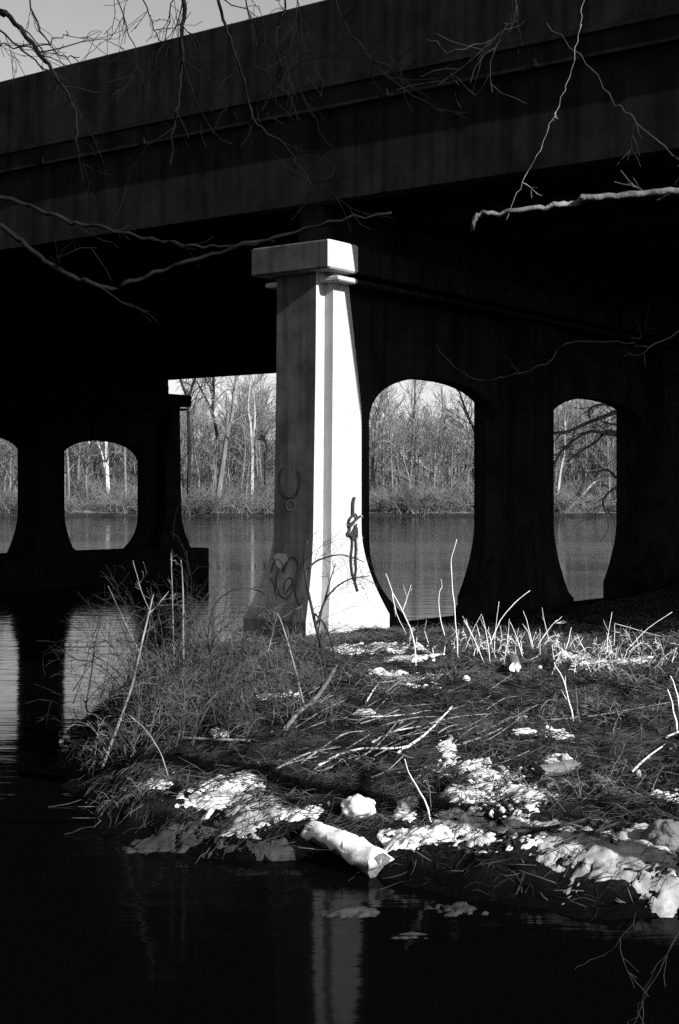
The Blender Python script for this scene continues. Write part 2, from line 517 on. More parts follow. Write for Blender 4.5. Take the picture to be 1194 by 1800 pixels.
pier2 = copy_tree(pier)
sh = A * 28.2 - D * 0.85
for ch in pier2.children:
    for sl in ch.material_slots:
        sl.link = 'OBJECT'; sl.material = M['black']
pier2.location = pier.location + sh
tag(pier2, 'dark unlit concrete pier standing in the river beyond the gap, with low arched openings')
m = MB()
C1 = C0.copy()
C0 = C0 + sh
pier2['_base'] = tuple(Vector(pier2['_base']) + sh)
m.box(-1.2, L + 1.0, -0.75, 1.65, -4.6, -2.13, 0.05)
m.build('footing', M['black'], pier2)
C0 = C1

# graffiti strokes on the darkened end face of the near pier
def end_pt(px, py, lift=0.006):
    p = on_plane(px, py, W(0, 0, 0), D)
    z = p.z - EYE
    for _ in range(3):
        p = on_plane(px, py, W(ue(z), 0, 0), D); z = p.z - EYE
    return p - D * lift


def ribbon(m, pts, w):
    for i in range(len(pts) - 1):
        a, b = pts[i], pts[i + 1]
        t = (b - a).normalized(); n = D.cross(t).normalized() * w
        m.quad(a - n, b - n, b + n, a + n)


def arc(cx, cy, rx, ry, a0, a1, n=14):
    return [(cx + rx * math.cos(math.radians(a0 + (a1 - a0) * i / n)), cy + ry * math.sin(math.radians(a0 + (a1 - a0) * i / n))) for i in range(n + 1)]


for pts, w, c in [
    (arc(510, 846, 18, 30, -40, 230, 24), 0.016, 'paint_dark'), (arc(512, 888, 8, 9, 0, 360, 16), 0.012, 'paint_pale'),
    ([(478, 1006), (482, 990), (490, 984), (498, 996), (500, 1006), (504, 992), (514, 980), (524, 990), (522, 1010), (510, 1034), (500, 1044)], 0.016, 'paint_dark'),
    ([(492, 1000), (486, 1020), (492, 1046), (506, 1052), (516, 1034), (512, 1016), (502, 1022), (500, 1038)], 0.014, 'paint_dark'),
    ([(474, 1016), (482, 1026), (486, 1050), (480, 1070), (470, 1076)], 0.014, 'paint_dark'),
    ([(534, 990), (524, 1012), (520, 1044), (528, 1066), (534, 1050)], 0.016, 'paint_dark'),
    ([(486, 1072), (500, 1067), (520, 1071), (532, 1064)], 0.012, 'paint_pale'),
]:
    m = MB(); ribbon(m, smooth_path([end_pt(*p) for p in pts], 4), w)
    m.build('graffiti', M[c], pier)
m = MB(); m.poly([end_pt(x, y, .005) for x, y in [(481, 978), (490, 972), (504, 974), (507, 985), (499, 993), (493, 1000), (486, 994)]])
m.build('graffiti', M['paint_pale'], pier)

# the rope on the sunlit face
def face_pt(px, py, out=0.03):
    z = 0
    for _ in range(4):
        p = on_plane(px, py, W(0, -0.19 - 0.17 * fl(z), 0), A); z = p.z - EYE
    return p - A * out


rope = thing('rope', face_pt(620, 876), 'dark knotted rope dangling down the bright sunlit pier face', 'rope')
def rope_piece(name, pts, r, out=0.03):
    m = MB(); P = [face_pt(x, y, out + (o[0] if o else 0)) for x, y, *o in pts]
    m.tube(smooth_path(P, 5), r, 8); m.build(name, M['rope'], rope, True)


rope_piece('hanging_end', [(621, 875), (619, 880), (618, 890), (618, 905)], 0.030)
rope_piece('knot', [(618, 905), (612, 912), (610, 920), (612, 926), (619, 918), (624, 910), (621, 904), (617, 908)], 0.021, 0.045)
rope_piece('knot', [(630, 907), (622, 914), (613, 922), (611, 932), (608, 938), (612, 940), (620, 930), (623, 921)], 0.021, 0.05)
rope_piece('knot', [(612, 938), (616, 944), (621, 938), (624, 928), (624, 944), (618, 948)], 0.024, 0.04)
rope_piece('strand', [(617, 944), (617, 960), (615, 980), (616, 1000), (619, 1014), (622, 1020)], 0.019)
rope_piece('strand', [(623, 944), (624, 965), (623, 985), (624, 1000), (622, 1018), (624, 1030), (627, 1039)], 0.019)

# small ring bolts on the shaded edge
for px, py in ((642.5, 908), (638, 946)):
    p = on_plane(px, py, W(1.20, 0, 0), D) - A * 0.0
    m = MB()
    q = W(1.22, -0.10, p.z - EYE)
    m.tube([q, q + D * 0.11, q + D * 0.13 - A * 0.03], [0.008, 0.012, 0.022], 6)
    m.build('bolt', M['concrete'], pier)

# ------------------------------------------------------------------ bridge deck
VA, VB = -46.0, 66.0
deck = thing('bridge', W(0, 0, 5.3), 'long dark girder bridge crossing overhead with a solid parapet', 'bridge')
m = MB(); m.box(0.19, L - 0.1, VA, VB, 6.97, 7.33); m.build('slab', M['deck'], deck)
m = MB(); m.box(0.19, 0.54, VA, VB, 7.41, 8.92, 0.03); m.box(0.12, 0.5, VA, VB, 7.332, 7.41)
for k in range(40):
    v = VA + 1 + k * 2.9
    m.box(0.17, 0.192, v, v + 0.05, 6.99, 7.30)
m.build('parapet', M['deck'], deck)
m = MB(); m.box(L - 0.5, L - 0.1, VA, VB, 7.334, 8.92, 0.03); m.build('parapet', M['deck'], deck)
for i, ug in enumerate(GIRD):
    m = MB()
    m.box(ug - (0.05 if i == 0 else 0.26), ug + 0.30, VA, VB, 5.36, 5.44)
    m.box(ug - 0.03, ug + 0.03, VA, VB, 5.44, 6.90)
    m.box(ug - (0.05 if i == 0 else 0.20), ug + 0.20, VA, VB, 6.90, 6.958)
    for k in range(int((VB - VA) / 1.35) if i else 0):
        v = VA + 0.4 + k * 1.35
        m.box(ug - 0.20, ug - 0.032, v, v + 0.03, 5.442, 6.898)
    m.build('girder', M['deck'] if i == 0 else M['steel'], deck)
for k in range(18):
    v = VA + 2 + k * 6.4
    m = MB()
    for ua, ub in zip(GIRD, GIRD[1:]):
        m.box(ua + 0.035, ub - 0.205, v, v + 0.12, 5.75, 6.85)
    m.build('cross_frame', M['steel'], deck)

# ------------------------------------------------------------------ far bank
def far_h(x, y):
    e = y - 302 - 2.0 * noise.noise(Vector((x * 0.05, 0, 1)))
    if e < 0: return -1.0
    h = 0.5 * sm(e / 0.8) + 0.10 * min(e, 18)
    if e > 14: h += (0.205 - 0.11 * math.exp(-((x / y - 0.075) / 0.035) ** 2)) * (min(e, 110) - 14) * (0.85 + 0.25 * noise.noise(Vector((x * 0.012, 4, 0)))) + 1.3 * noise.noise(Vector((x * 0.05, y * 0.05, 2)))
    return h


fx = [-900, -600, -400, -250] + [-160 + i * 2.0 for i in range(151)] + [200, 300, 500, 900]
fy = [300 + i * 0.5 for i in range(14)] + [308 + i * 4 for i in range(30)] + [440, 520]
v = [(x, y, far_h(x, y)) for y in fy for x in fx]; n = len(fx)
f = [(j * n + i, j * n + i + 1, (j + 1) * n + i + 1, (j + 1) * n + i) for j in range(len(fy) - 1) for i in range(n - 1)]
me = bpy.data.meshes.new('far_bank'); me.from_pydata(v, [], f); me.materials.append(M['hill']); me.materials.append(M['far_grass']); me.materials.append(M['far_dark'])
ncol = n - 1
mi = []
for j in range(len(fy) - 1):
    mi += [1 if fy[j] < 330 else 0] * ncol
for k, ff in enumerate(f):
    zs = [v[q][2] for q in ff]
    if max(zs) < 0.72 and fy[k // ncol] < 310: mi[k] = 2
me.polygons.foreach_set('material_index', mi); me.polygons.foreach_set('use_smooth', [True] * len(f))
o = bpy.data.objects.new('far_bank', me); COL.objects.link(o)
tag(o, 'brushy far river bank rising to a wooded slope', kind='structure')


def rdir(rr, d, spread):
    """direction turned away from d by about spread radians"""
    x = d.orthogonal().normalized(); y = d.cross(x)
    a = rr.uniform(0, 2 * math.pi)
    return (d * math.cos(spread) + (x * math.cos(a) + y * math.sin(a)) * math.sin(spread)).normalized()


def limb(rr, mbs, p, d, ln, r, lev, maxlev, wob=0.18, up=0.06, kids=(5, 5, 5, 5), n=3, rmin=0.02):
    k = max(2, 5 - lev)
    pts = [p]; dd = d; rad = [r]
    for i in range(k):
        dd = (dd + Vector((rr.gauss(0, wob), rr.gauss(0, wob), rr.gauss(0, wob) + up))).normalized()
        pts.append(pts[-1] + dd * ln / k); rad.append(max(rmin, r * (1 - 0.75 * (i + 1) / k)))
    (mbs[0] if lev == 0 else mbs[1]).tube(pts, rad, n if lev < 2 else 3, False)
    if lev >= maxlev: return
    for c in range(kids[min(lev, len(kids) - 1)]):
        t = 0.25 + 0.75 * (c + rr.random()) / kids[min(lev, len(kids) - 1)]
        i = min(k - 1, int(t * k)); fr = t * k - i
        q = pts[i].lerp(pts[i + 1], min(1, fr))
        ax = (pts[i + 1] - pts[i]).normalized()
        limb(rr, mbs, q, rdir(rr, ax, rr.uniform(0.35, 0.85)), ln * rr.uniform(0.42, 0.68), max(rmin, rad[i] * 0.55), lev + 1, maxlev, wob, up, kids, n, rmin)


def trunk_crown(seed, path, r0, r1, limbs, ln, kids=(4, 5, 5, 4), maxlev=3, start=0.4, rmin=0.03, up=0.06, ups=0.5):
    rr = random.Random(seed); t = MB(); c = MB()
    P = smooth_path([Vector(p) for p in path], 4)
    rad = [r0 + (r1 - r0) * i / (len(P) - 1) for i in range(len(P))]; rad[0] *= 1.5
    t.tube(P, rad, 7)
    for k in range(limbs):
        s = start + (1 - start) * (k + rr.random() * 0.8) / limbs
        i = min(len(P) - 2, int(s * (len(P) - 1)))
        ax = (P[i + 1] - P[i]).normalized()
        a = rr.uniform(0, 6.28)
        d = (ax * ups + Vector((math.cos(a), math.sin(a), 0.25)) * rr.uniform(0.45, 0.9)).normalized()
        limb(rr, (c, c), P[i], d, ln * rr.uniform(0.6, 1.1) * (1.15 - 0.5 * s), rad[i] * 0.5, 1, maxlev, 0.16, up, kids, 4, rmin)
    # leader
    limb(rr, (c, c), P[-1], (P[-1] - P[-2]).normalized(), ln * 0.7, r1, 1, maxlev, 0.16, up, kids, 4, rmin)
    return t, c


FARG = 'bare trees on the far bank'


def far_tree(name, seed, path, r0, r1, limbs, ln, bark, label, twig='far_twig', group=FARG, start=0.4, forks=(), **kw):
    base = Vector(path[0])
    root = thing(name, base, label, 'tree', group)
    t, c = trunk_crown(seed, path, r0, r1, limbs, ln, start=start, **kw)
    for P, a, b in forks: t.tube(smooth_path([Vector(p) for p in P], 3), [a + (b - a) * i / (3 * (len(P) - 1)) for i in range(3 * (len(P) - 1) + 1)], 6)
    t.build('trunk', M[bark], root); c.build('crown', M[twig], root)
    return root


def fp(px, py, Y): return at(px, py, Y)


def fbase(px, Y):
    X = (px - CX) / F * Y
    return Vector((X, Y, far_h(X, Y) - 0.2))


far_tree('sycamore_tree', 1, [fbase(192, 312), fp(189, 850, 312), fp(187, 800, 312), fp(186, 740, 312), fp(190, 660, 312)], 0.55, 0.3, 7, 9, 'far_pale',
         'white barked sycamore seen through the arch left of the gap', 'far_twig', start=0.45, forks=[([fp(189, 850, 312), fp(180, 800, 312), fp(168, 770, 313)], 0.2, 0.1), ([fp(190, 880, 312), fp(198, 892, 311), fp(202, 899, 310)], 0.3, 0.2)])
far_tree('forked_tree', 2, [fbase(383, 308), fp(384, 870, 308), fp(391, 820, 308), fp(399, 765, 308), fp(408, 730, 308), fp(412, 680, 308)], 0.75, 0.28, 8, 9, 'far_grey',
         'thick leaning forked tree on the far bank left of the lit pier', start=0.55, forks=[([fp(399, 765, 308), fp(400, 730, 308), fp(398, 690, 308)], 0.4, 0.2)])
far_tree('pale_tree', 3, [fbase(443, 316), fp(443, 840, 316), fp(443, 790, 316), fp(440, 745, 316), fp(436, 715, 316), fp(440, 670, 316)], 0.48, 0.2, 8, 8, 'far_mid',
         'pale slender tree on the far bank close beside the lit pier', start=0.5, forks=[([fp(443, 790, 316), fp(448, 740, 316), fp(446, 680, 316)], 0.3, 0.15)])
far_tree('dark_tree', 4, [fbase(331, 306), fp(333, 800, 306), fp(332, 740, 306), fp(331, 705, 306), fp(345, 660, 306)], 0.45, 0.25, 8, 9, 'far_dark',
         'dark trunked tree forking high beside the end of the unlit pier', 'far_dark', start=0.6, forks=[([fp(331, 705, 306), fp(322, 680, 306), fp(312, 655, 306)], 0.35, 0.2)])
far_tree('dark_tree', 5, [fbase(388, 320), fp(382, 770, 320), fp(374, 725, 320), fp(376, 690, 320), fp(374, 640, 320)], 0.4, 0.25, 8, 9, 'far_dark',
         'dark trunked tree rising behind the thick forked tree', 'far_dark', start=0.55, forks=[([fp(374, 725, 320), fp(362, 700, 320), fp(346, 670, 320)], 0.3, 0.15)])
far_tree('leaning_tree', 6, [fbase(992, 305), fp(1010, 885, 305), fp(1030, 862, 304), fp(1050, 842, 304), fp(1068, 815, 303)], 0.5, 0.2, 6, 7, 'far_mid',
         'pale tree leaning strongly right over the far waterline in the right hand opening', start=0.6)
far_tree('leaning_tree', 7, [fbase(990, 307), fp(1008, 880, 307), fp(1026, 850, 307), fp(1030, 815, 307), fp(1031, 770, 307)], 0.4, 0.2, 6, 7, 'far_grey',
         'grey tree leaning behind the strongly leaning pale one', start=0.6)
far_tree('pale_tree', 8, [fbase(977, 306), fp(980, 870, 306), fp(985, 830, 306), fp(992, 790, 306), fp(993, 740, 306)], 0.42, 0.2, 7, 7, 'far_mid',
         'pale crooked trunk at the left edge of the right hand opening', start=0.6)
far_tree('pale_tree', 9, [fbase(1071, 310), fp(1071, 870, 310), fp(1070, 835, 310), fp(1068, 780, 310), fp(1070, 730, 310)], 0.35, 0.15, 7, 7, 'far_grey',
         'thin grey trunk at the right edge of the right hand opening', start=0.5)
far_tree('dark_tree', 10, [fbase(850, 318), fp(846, 800, 318), fp(836, 762, 318), fp(822, 730, 318), fp(808, 690, 318)], 0.45, 0.2, 9, 11, 'far_dark',
         'dark tree leaning in from the right edge of the arch beside the lit pier', 'far_dark', start=0.4)
far_tree('tall_tree', 11, [fbase(722, 326), fp(722, 830, 326), fp(726, 760, 326), fp(729, 715, 326), fp(730, 670, 326)], 0.4, 0.2, 10, 10, 'far_grey',
         'tall broad tree against the sky in the arch beside the lit pier', start=0.45)
far_tree('tall_tree', 12, [fbase(658, 322), fp(659, 830, 322), fp(661, 760, 322), fp(667, 715, 322), fp(680, 670, 322)], 0.42, 0.2, 9, 10, 'far_grey',
         'tall grey tree at the left edge of the arch beside the lit pier', start=0.45)
far_tree('dark_tree', 13, [fbase(467, 312), fp(466, 800, 312), fp(470, 790, 312), fp(462, 765, 312), fp(452, 780, 312)], 0.25, 0.1, 4, 4, 'far_dark',
         'small dark crooked tree half hidden by the lit pier', 'far_dark', start=0.5)
far_tree('pale_tree', 14, [fbase(791, 311), fp(792, 870, 311), fp(794, 840, 311), fp(795, 790, 311)], 0.22, 0.1, 7, 6, 'far_grey',
         'thin pale sapling on the far bank in the arch beside the lit pier', start=0.4)
far_tree('leaning_tree', 15, [fbase(8, 309), fp(22, 860, 309), fp(40, 820, 309), fp(55, 790, 309)], 0.3, 0.15, 5, 6, 'far_dark',
         'dark trunk leaning right in the leftmost arch', 'far_dark', start=0.5)

# variants for the crowd
VAR = []
for k in range(5):
    rr = random.Random(100 + k); h = 15 + 4 * rr.random()
    path = [(0, 0, 0), (rr.uniform(-.5, .5), 0, h * .35), (rr.uniform(-1, 1), 0, h * .7), (rr.uniform(-1.6, 1.6), 0, h)]
    VAR.append(trunk_crown(200 + k, path, 0.30, 0.12, 8, 8, kids=(4, 4, 4, 4), maxlev=3, start=0.35, rmin=0.028))
VM = []
for t, c in VAR:
    o = []
    for b, nm, mt in ((t, 'trunk', 'far_grey'), (c, 'crown', 'far_twig')):
        me = bpy.data.meshes.new(nm); me.from_pydata(b.v, [], b.f); me.materials.append(M[mt]); o.append(me)
    VM.append(o)
rr = random.Random(42)
spots = []
for (a, b, cnt) in ((-8, 55, 5), (108, 248, 10), (306, 486, 12), (640, 850, 16), (960, 1100, 10), (480, 640, 6), (850, 960, 6), (1110, 1300, 6), (-200, -10, 6)):
    for _ in range(cnt): spots.append((rr.uniform(a, b), rr.uniform(308, 342)))
for i, (px, Y) in enumerate(spots):
    b = fbase(px, Y)
    root = thing('bare_tree', b, 'slim grey leafless tree in the crowd on the far bank', 'tree', 'crowd of bare trees on the far bank')
    for me, nm in zip(VM[i % 5], ('trunk', 'crown')):
        o = bpy.data.objects.new(nm, me); COL.objects.link(o); o.parent = root
    root.rotation_euler = (rr.gauss(0, .04), rr.gauss(0, .06), rr.uniform(0, 6.28))
    s = rr.uniform(0.75, 1.2); root.scale = (s, s, s)


def merge_copies(items, placements):
    V, Fc = [], []; off = 0
    for k, loc, rz, s in placements:
        vv, ff = items[k]
        c, si = math.cos(rz), math.sin(rz)
        q = np.empty_like(vv)
        q[:, 0] = (vv[:, 0] * c - vv[:, 1] * si) * s + loc[0]
        q[:, 1] = (vv[:, 0] * si + vv[:, 1] * c) * s + loc[1]
        q[:, 2] = vv[:, 2] * s + loc[2]
        V.append(q); Fc.append(ff + off); off += len(vv)
    return np.concatenate(V), np.concatenate(Fc)


def stuff_mesh(name, V, Q, m, label):
    me = bpy.data.meshes.new(name)
    me.vertices.add(len(V)); me.vertices.foreach_set('co', V.astype(np.float32).ravel())
    me.loops.add(Q.size); me.loops.foreach_set('vertex_index', Q.astype(np.int32).ravel())
    me.polygons.add(len(Q)); me.polygons.foreach_set('loop_start', np.arange(0, Q.size, 4, dtype=np.int32))
    me.update(calc_edges=True); me.validate()
    me.materials.append(m)
    o = bpy.data.objects.new(name, me); COL.objects.link(o)
    return tag(o, label, kind='stuff')


items = []
for k in range(4):
    t, c = trunk_crown(300 + k, [(0, 0, 0), (0.2, 0, 5), (-0.3, 0, 9), (0.2, 0, 13 + k)], 0.26, 0.1, 7, 7, kids=(3, 4, 3, 3), maxlev=3, start=0.3, rmin=0.05)
    n0 = len(t.v)
    ff = [q for q in t.f if len(q) == 4] + [tuple(i + n0 for i in q) for q in c.f if len(q) == 4]
    items.append((np.array(t.v + c.v), np.array(ff)))
pl = []
for _ in range(520):
    px, Y = rr.uniform(-260, 1350), rr.uniform(325, 410)
    b = fbase(px, Y); pl.append((rr.randrange(4), b, rr.uniform(0, 6.28), rr.uniform(0.6, 1.05)))
V_, Q_ = merge_copies(items, pl)
stuff_mesh('far_wood', V_, Q_, M['far_twig'], 'grey leafless wood covering the slope beyond the far bank')
# understory scrub along the far bank
items = []
for k in range(4):
    b = MB(); r2 = random.Random(400 + k)
    for _ in range(16):
        a = r2.uniform(0, 6.28); d = Vector((math.cos(a) * .5, math.sin(a) * .5, 1)).normalized()
        limb(r2, (b, b), Vector((r2.gauss(0, .5), r2.gauss(0, .5), 0)), d, r2.uniform(1.6, 4.0), 0.05, 1, 2, 0.25, 0.0, (4, 5, 4), 3, 0.022)
    items.append((np.array(b.v), np.array(b.f)))
pl = []
for _ in range(900):
    px, Y = rr.uniform(-230, 1320), 303.5 + 40 * rr.random() ** 1.6
    b = fbase(px, Y); pl.append((rr.randrange(4), b, rr.uniform(0, 6.28), rr.uniform(0.35, 1.7)))
V_, Q_ = merge_copies(items, pl)
stuff_mesh('far_scrub', V_, Q_, M['far_brush'], 'tangled leafless scrub along the far waterline')

# dark tree behind the pier, on this side of the river
root = thing('dark_tree', at(1150, 960, 62), 'dark spreading tree reaching left across the right hand opening just beyond the pier', 'tree')
Bp = Vector((at(1150, 900, 62).x, 62, -0.3))
t, c = MB(), MB()
t.tube(smooth_path([Bp, at(1148, 850, 62), at(1135, 780, 62), at(1125, 700, 62), at(1130, 600, 62)], 4), [0.32 - 0.012 * i for i in range(17)], 8)
r2 = random.Random(5)
for P, r in [([(1130, 735), (1090, 724), (1062, 733), (1030, 745), (1000, 758), (968, 762)], .13), ([(1128, 770), (1095, 766), (1065, 762), (1040, 758), (1018, 768), (990, 790), (975, 815)], .10),
             ([(1135, 790), (1075, 757), (1050, 775), (1030, 788), (1012, 800), (995, 812)], .08), ([(1128, 760), (1100, 750), (1070, 744), (1045, 735)], .07),
             ([(1140, 850), (1090, 843), (1072, 828), (1058, 826), (1045, 838)], .08), ([(1140, 860), (1095, 857), (1075, 862), (1060, 880), (1064, 900)], .07), ([(1130, 730), (1075, 712), (1040, 716), (1035, 735)], .08)]:
    pp = smooth_path([at(x, y, 62 - 0.3 * i) for i, (x, y) in enumerate(P)], 3)
    c.tube(pp, [r * (1 - .6 * i / (len(pp) - 1)) for i in range(len(pp))], 5)
    for q in range(2, len(pp) - 1):
        if r2.random() < .8:
            limb(r2, (c, c), pp[q], rdir(r2, (pp[q + 1] - pp[q - 1]).normalized(), r2.uniform(.4, 1.0)), r2.uniform(.5, 1.4), r * .3, 2, 3, .22, 0, (3, 3, 3, 3), 3, .012)
t.build('trunk', M['black_bark'], root); c.build('crown', M['black_bark'], root)

# ------------------------------------------------------------------ near bank trees whose boughs hang into the picture
def hang(root, pts, Y, r0, r1, mt='bark', twigs=6, tl=0.5, seed=0, dY=0.0, lab=None, name='bough', start=None):
    """one bough: a bent path at its own distance, with side twigs"""
    r2 = random.Random(seed + 900)
    P = [at(x, y, Y + dY * i / max(1, len(pts) - 1)) for i, (x, y) in enumerate(pts)]
    P = smooth_path(P, 5)
    if start is not None:
        s0 = Vector(start); P = [s0.lerp(P[0], t) for t in (0, .25, .5, .75, .92)] + P
    P = [p + Vector((r2.gauss(0, .006), r2.gauss(0, .03), r2.gauss(0, .006))) for p in P]
    m = MB(); nP = len(P)
    rad = [r0 + (r1 - r0) * (i / (nP - 1)) for i in range(nP)]
    m.tube(P, rad, 7)
    for k in range(twigs):
        i = r2.randrange(7 if start is not None else 2, nP - 1)
        ax = (P[i + 1] - P[i]).normalized()
        limb(r2, (m, m), P[i], rdir(r2, ax, r2.uniform(.3, .9)), tl * r2.uniform(.4, 1.2), max(.0035, rad[i] * .45), 1, 2, .22, -0.03, (2, 3, 2), 4, .0022)
    o = m.build(name, M[mt], root, True)
    if lab: o['label'] = lab
    return o


tl_ = thing('overhanging_tree', Vector((-5.6, 8.2, 0.2)), 'bare dark boughs drooping across the sky from the upper left', 'tree', 'trees leaning out from the near bank')
m = MB(); m.tube(smooth_path([Vector((-5.6, 8.2, -.2)), Vector((-5.5, 8.3, 3)), Vector((-5.0, 8.6, 6)), Vector((-4.0, 9.0, 9.5)), Vector((-2.8, 9.4, 12))], 5), [0.26 - 0.008 * i for i in range(21)], 10)
m.build('trunk', M['bark'], tl_, True)
up = Vector((-3.4, 9.2, 10.8))
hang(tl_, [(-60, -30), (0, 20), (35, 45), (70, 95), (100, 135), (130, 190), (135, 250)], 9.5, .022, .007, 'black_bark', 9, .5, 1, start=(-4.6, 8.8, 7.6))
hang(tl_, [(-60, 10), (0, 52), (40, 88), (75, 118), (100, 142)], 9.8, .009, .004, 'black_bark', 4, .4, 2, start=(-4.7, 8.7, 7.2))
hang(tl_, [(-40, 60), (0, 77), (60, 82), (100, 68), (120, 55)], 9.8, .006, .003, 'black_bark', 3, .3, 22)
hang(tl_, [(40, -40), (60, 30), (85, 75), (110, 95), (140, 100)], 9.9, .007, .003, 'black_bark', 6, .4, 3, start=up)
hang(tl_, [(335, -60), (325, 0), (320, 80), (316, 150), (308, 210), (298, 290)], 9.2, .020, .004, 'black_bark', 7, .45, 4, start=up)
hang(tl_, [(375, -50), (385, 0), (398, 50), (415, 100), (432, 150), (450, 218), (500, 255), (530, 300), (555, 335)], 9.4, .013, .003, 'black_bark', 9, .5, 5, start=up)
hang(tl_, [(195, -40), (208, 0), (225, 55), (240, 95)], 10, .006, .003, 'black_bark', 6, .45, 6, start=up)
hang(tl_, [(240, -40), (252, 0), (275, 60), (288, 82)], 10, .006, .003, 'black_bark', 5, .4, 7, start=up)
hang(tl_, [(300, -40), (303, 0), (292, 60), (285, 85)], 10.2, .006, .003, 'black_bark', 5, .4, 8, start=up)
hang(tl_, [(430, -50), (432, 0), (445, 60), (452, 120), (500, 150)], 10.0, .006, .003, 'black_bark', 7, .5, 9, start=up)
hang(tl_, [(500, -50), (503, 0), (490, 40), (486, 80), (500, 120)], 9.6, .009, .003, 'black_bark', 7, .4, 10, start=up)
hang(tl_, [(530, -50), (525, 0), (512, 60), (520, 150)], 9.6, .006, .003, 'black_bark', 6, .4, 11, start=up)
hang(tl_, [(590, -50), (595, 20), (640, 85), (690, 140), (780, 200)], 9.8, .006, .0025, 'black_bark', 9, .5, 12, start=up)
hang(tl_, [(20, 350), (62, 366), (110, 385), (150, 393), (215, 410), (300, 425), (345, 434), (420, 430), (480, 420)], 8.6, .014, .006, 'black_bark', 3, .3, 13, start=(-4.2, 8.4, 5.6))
hang(tl_, [(10, 400), (60, 440), (95, 468), (140, 492), (195, 508), (240, 490), (330, 462), (430, 430), (500, 412), (600, 385), (690, 372)], 8.4, .017, .008, 'black_bark', 3, .3, 34, start=(-4.4, 8.2, 5.4))

tr = thing('overhanging_tree', Vector((6.6, 9.6, 0.8)), 'bare tree off to the right reaching in with one pale sunlit bough', 'tree', 'trees leaning out from the near bank')
m = MB(); m.tube(smooth_path([Vector((6.6, 9.6, -.2)), Vector((6.6, 9.6, 3)), Vector((6.3, 9.5, 6)), Vector((5.6, 9.2, 9)), Vector((4.6, 9.0, 12))], 5), [0.24 - 0.008 * i for i in range(21)], 10)
m.build('trunk', M['bark'], tr, True)
hang(tr, [(1300, 330), (1194, 335), (1120, 341), (1040, 348), (1010, 354), (960, 366), (880, 374), (838, 378), (830, 402)], 8.6, .024, .011, 'limbpale', 2, .2, 20, lab='pale sunlit bough', start=(6.4, 9.5, 5.2))
hang(tr, [(1030, -60), (1025, 8), (1017, 60), (1005, 120), (985, 185), (960, 235), (930, 300), (905, 350), (888, 392)], 9.5, .0026, .0018, 'cane', 2, .12, 21, lab='thin sunlit twig hanging straight down', start=(5.0, 9.1, 10.8))
hang(tr, [(960, 40), (1030, 112), (1070, 165), (1105, 200), (1150, 245), (1230, 310)], 9.6, .004, .006, 'darkstem', 3, .3, 23)
hang(tr, [(1230, 560), (1140, 610), (1100, 602), (1000, 602), (960, 640), (890, 664), (840, 668), (800, 645), (762, 606)], 9.0, .006, .0025, 'black_bark', 3, .3, 24, start=(6.5, 9.6, 4.6))
hang(tr, [(1230, 1420), (1160, 1560), (1110, 1620), (1060, 1680), (1010, 1702)], 8.3, .0025, .0015, 'darkstem', 2, .3, 25, start=(6.5, 9.6, 2.6))
hang(tr, [(1250, 1540), (1194, 1640), (1150, 1720), (1110, 1800), (1080, 1850)], 7.6, .0025, .0015, 'darkstem', 2, .3, 26, start=(6.5, 9.6, 2.4))
hang(tr, [(900, -50), (905, 30), (880, 60), (800, 90), (750, 70)], 9.9, .005, .003, 'darkstem', 6, .5, 27, start=(4.8, 9.0, 11.2))
r2 = random.Random(77)
mC = MB()
for _ in range(14):                                     # the rest of its crown, out of the picture to the upper right
    p = Vector((6.6, 9.6, 4 + 6 * r2.random())); a = r2.uniform(-0.9, 1.2)
    limb(r2, (mC, mC), p, Vector((math.cos(a), math.sin(a), .6)).normalized(), r2.uniform(2, 4), .05, 1, 3, .15, .05, (4, 4, 4, 3), 4, .006)
mC.build('crown', M['bark'], tr)

# ------------------------------------------------------------------ things on the bank
def mesh_thing(name, mb, mt, label, cat, group=None, base=None, smooth=True):
    if base is None: base = mb.v[0]
    return tag(mb.build(name, mt, None, smooth, base), label, cat, group)


# snow: irregular crusts melted into hollows
def snow_patch(px, py, wpx, hpx, label, seed, mt='snow', th=0.05):
    c = gp(px, py); wpx *= 1.3; hpx *= 1.3
    rx = wpx / F * c.y / 2
    back, front = gp(px, py - hpx / 2), gp(px, py + hpx / 2)
    ry = max(0.06, (back.y - front.y) / 2); cy = (back.y + front.y) / 2; c.x *= cy / c.y
    st = 0.022 if rx * ry < .25 else 0.03
    ext = 1.25
    nx_, ny_ = int(2 * ext * rx / st) + 1, int(2 * ext * ry / st) + 1
    m = MB()
    for j in range(ny_ + 1):
        for i in range(nx_ + 1):
            u, v_ = -ext + 2 * ext * i / nx_, -ext + 2 * ext * j / ny_
            x, y = c.x + u * rx, cy + v_ * ry
            nz = noise.noise(Vector((x * 2.6, y * 2.0, seed * 3.1))) + .65 * noise.noise(Vector((x * 6.5, y * 5, seed * 1.7))) + .6 * noise.noise(Vector((x * 15, y * 10, seed))) + .45 * noise.noise(Vector((x * 37, y * 31, seed)))
            f = 0.50 - (u * u + v_ * v_) * 0.9 + 1.2 * nz
            e = max(abs(u), abs(v_)) / ext
            if e > .93: f = min(f, -1)
            f = max(-1.0, min(1.0, f * 1.6))
            f = f if f < 0 else f ** .85
            m.v.append((x, y, hz(x, y) + th * f + 0.008 * noise.noise(Vector((x * 7, y * 7, seed))) * max(0, f) + .004))
    for j in range(ny_):
        for i in range(nx_):
            a = j * (nx_ + 1) + i
            m.f.append((a, a + 1, a + nx_ + 2, a + nx_ + 1)); m.m.append(0)
    return mesh_thing('snow_patch', m, M[mt], label, 'snow', 'snow patches on the bank', (c.x, cy, hz(c.x, cy)))


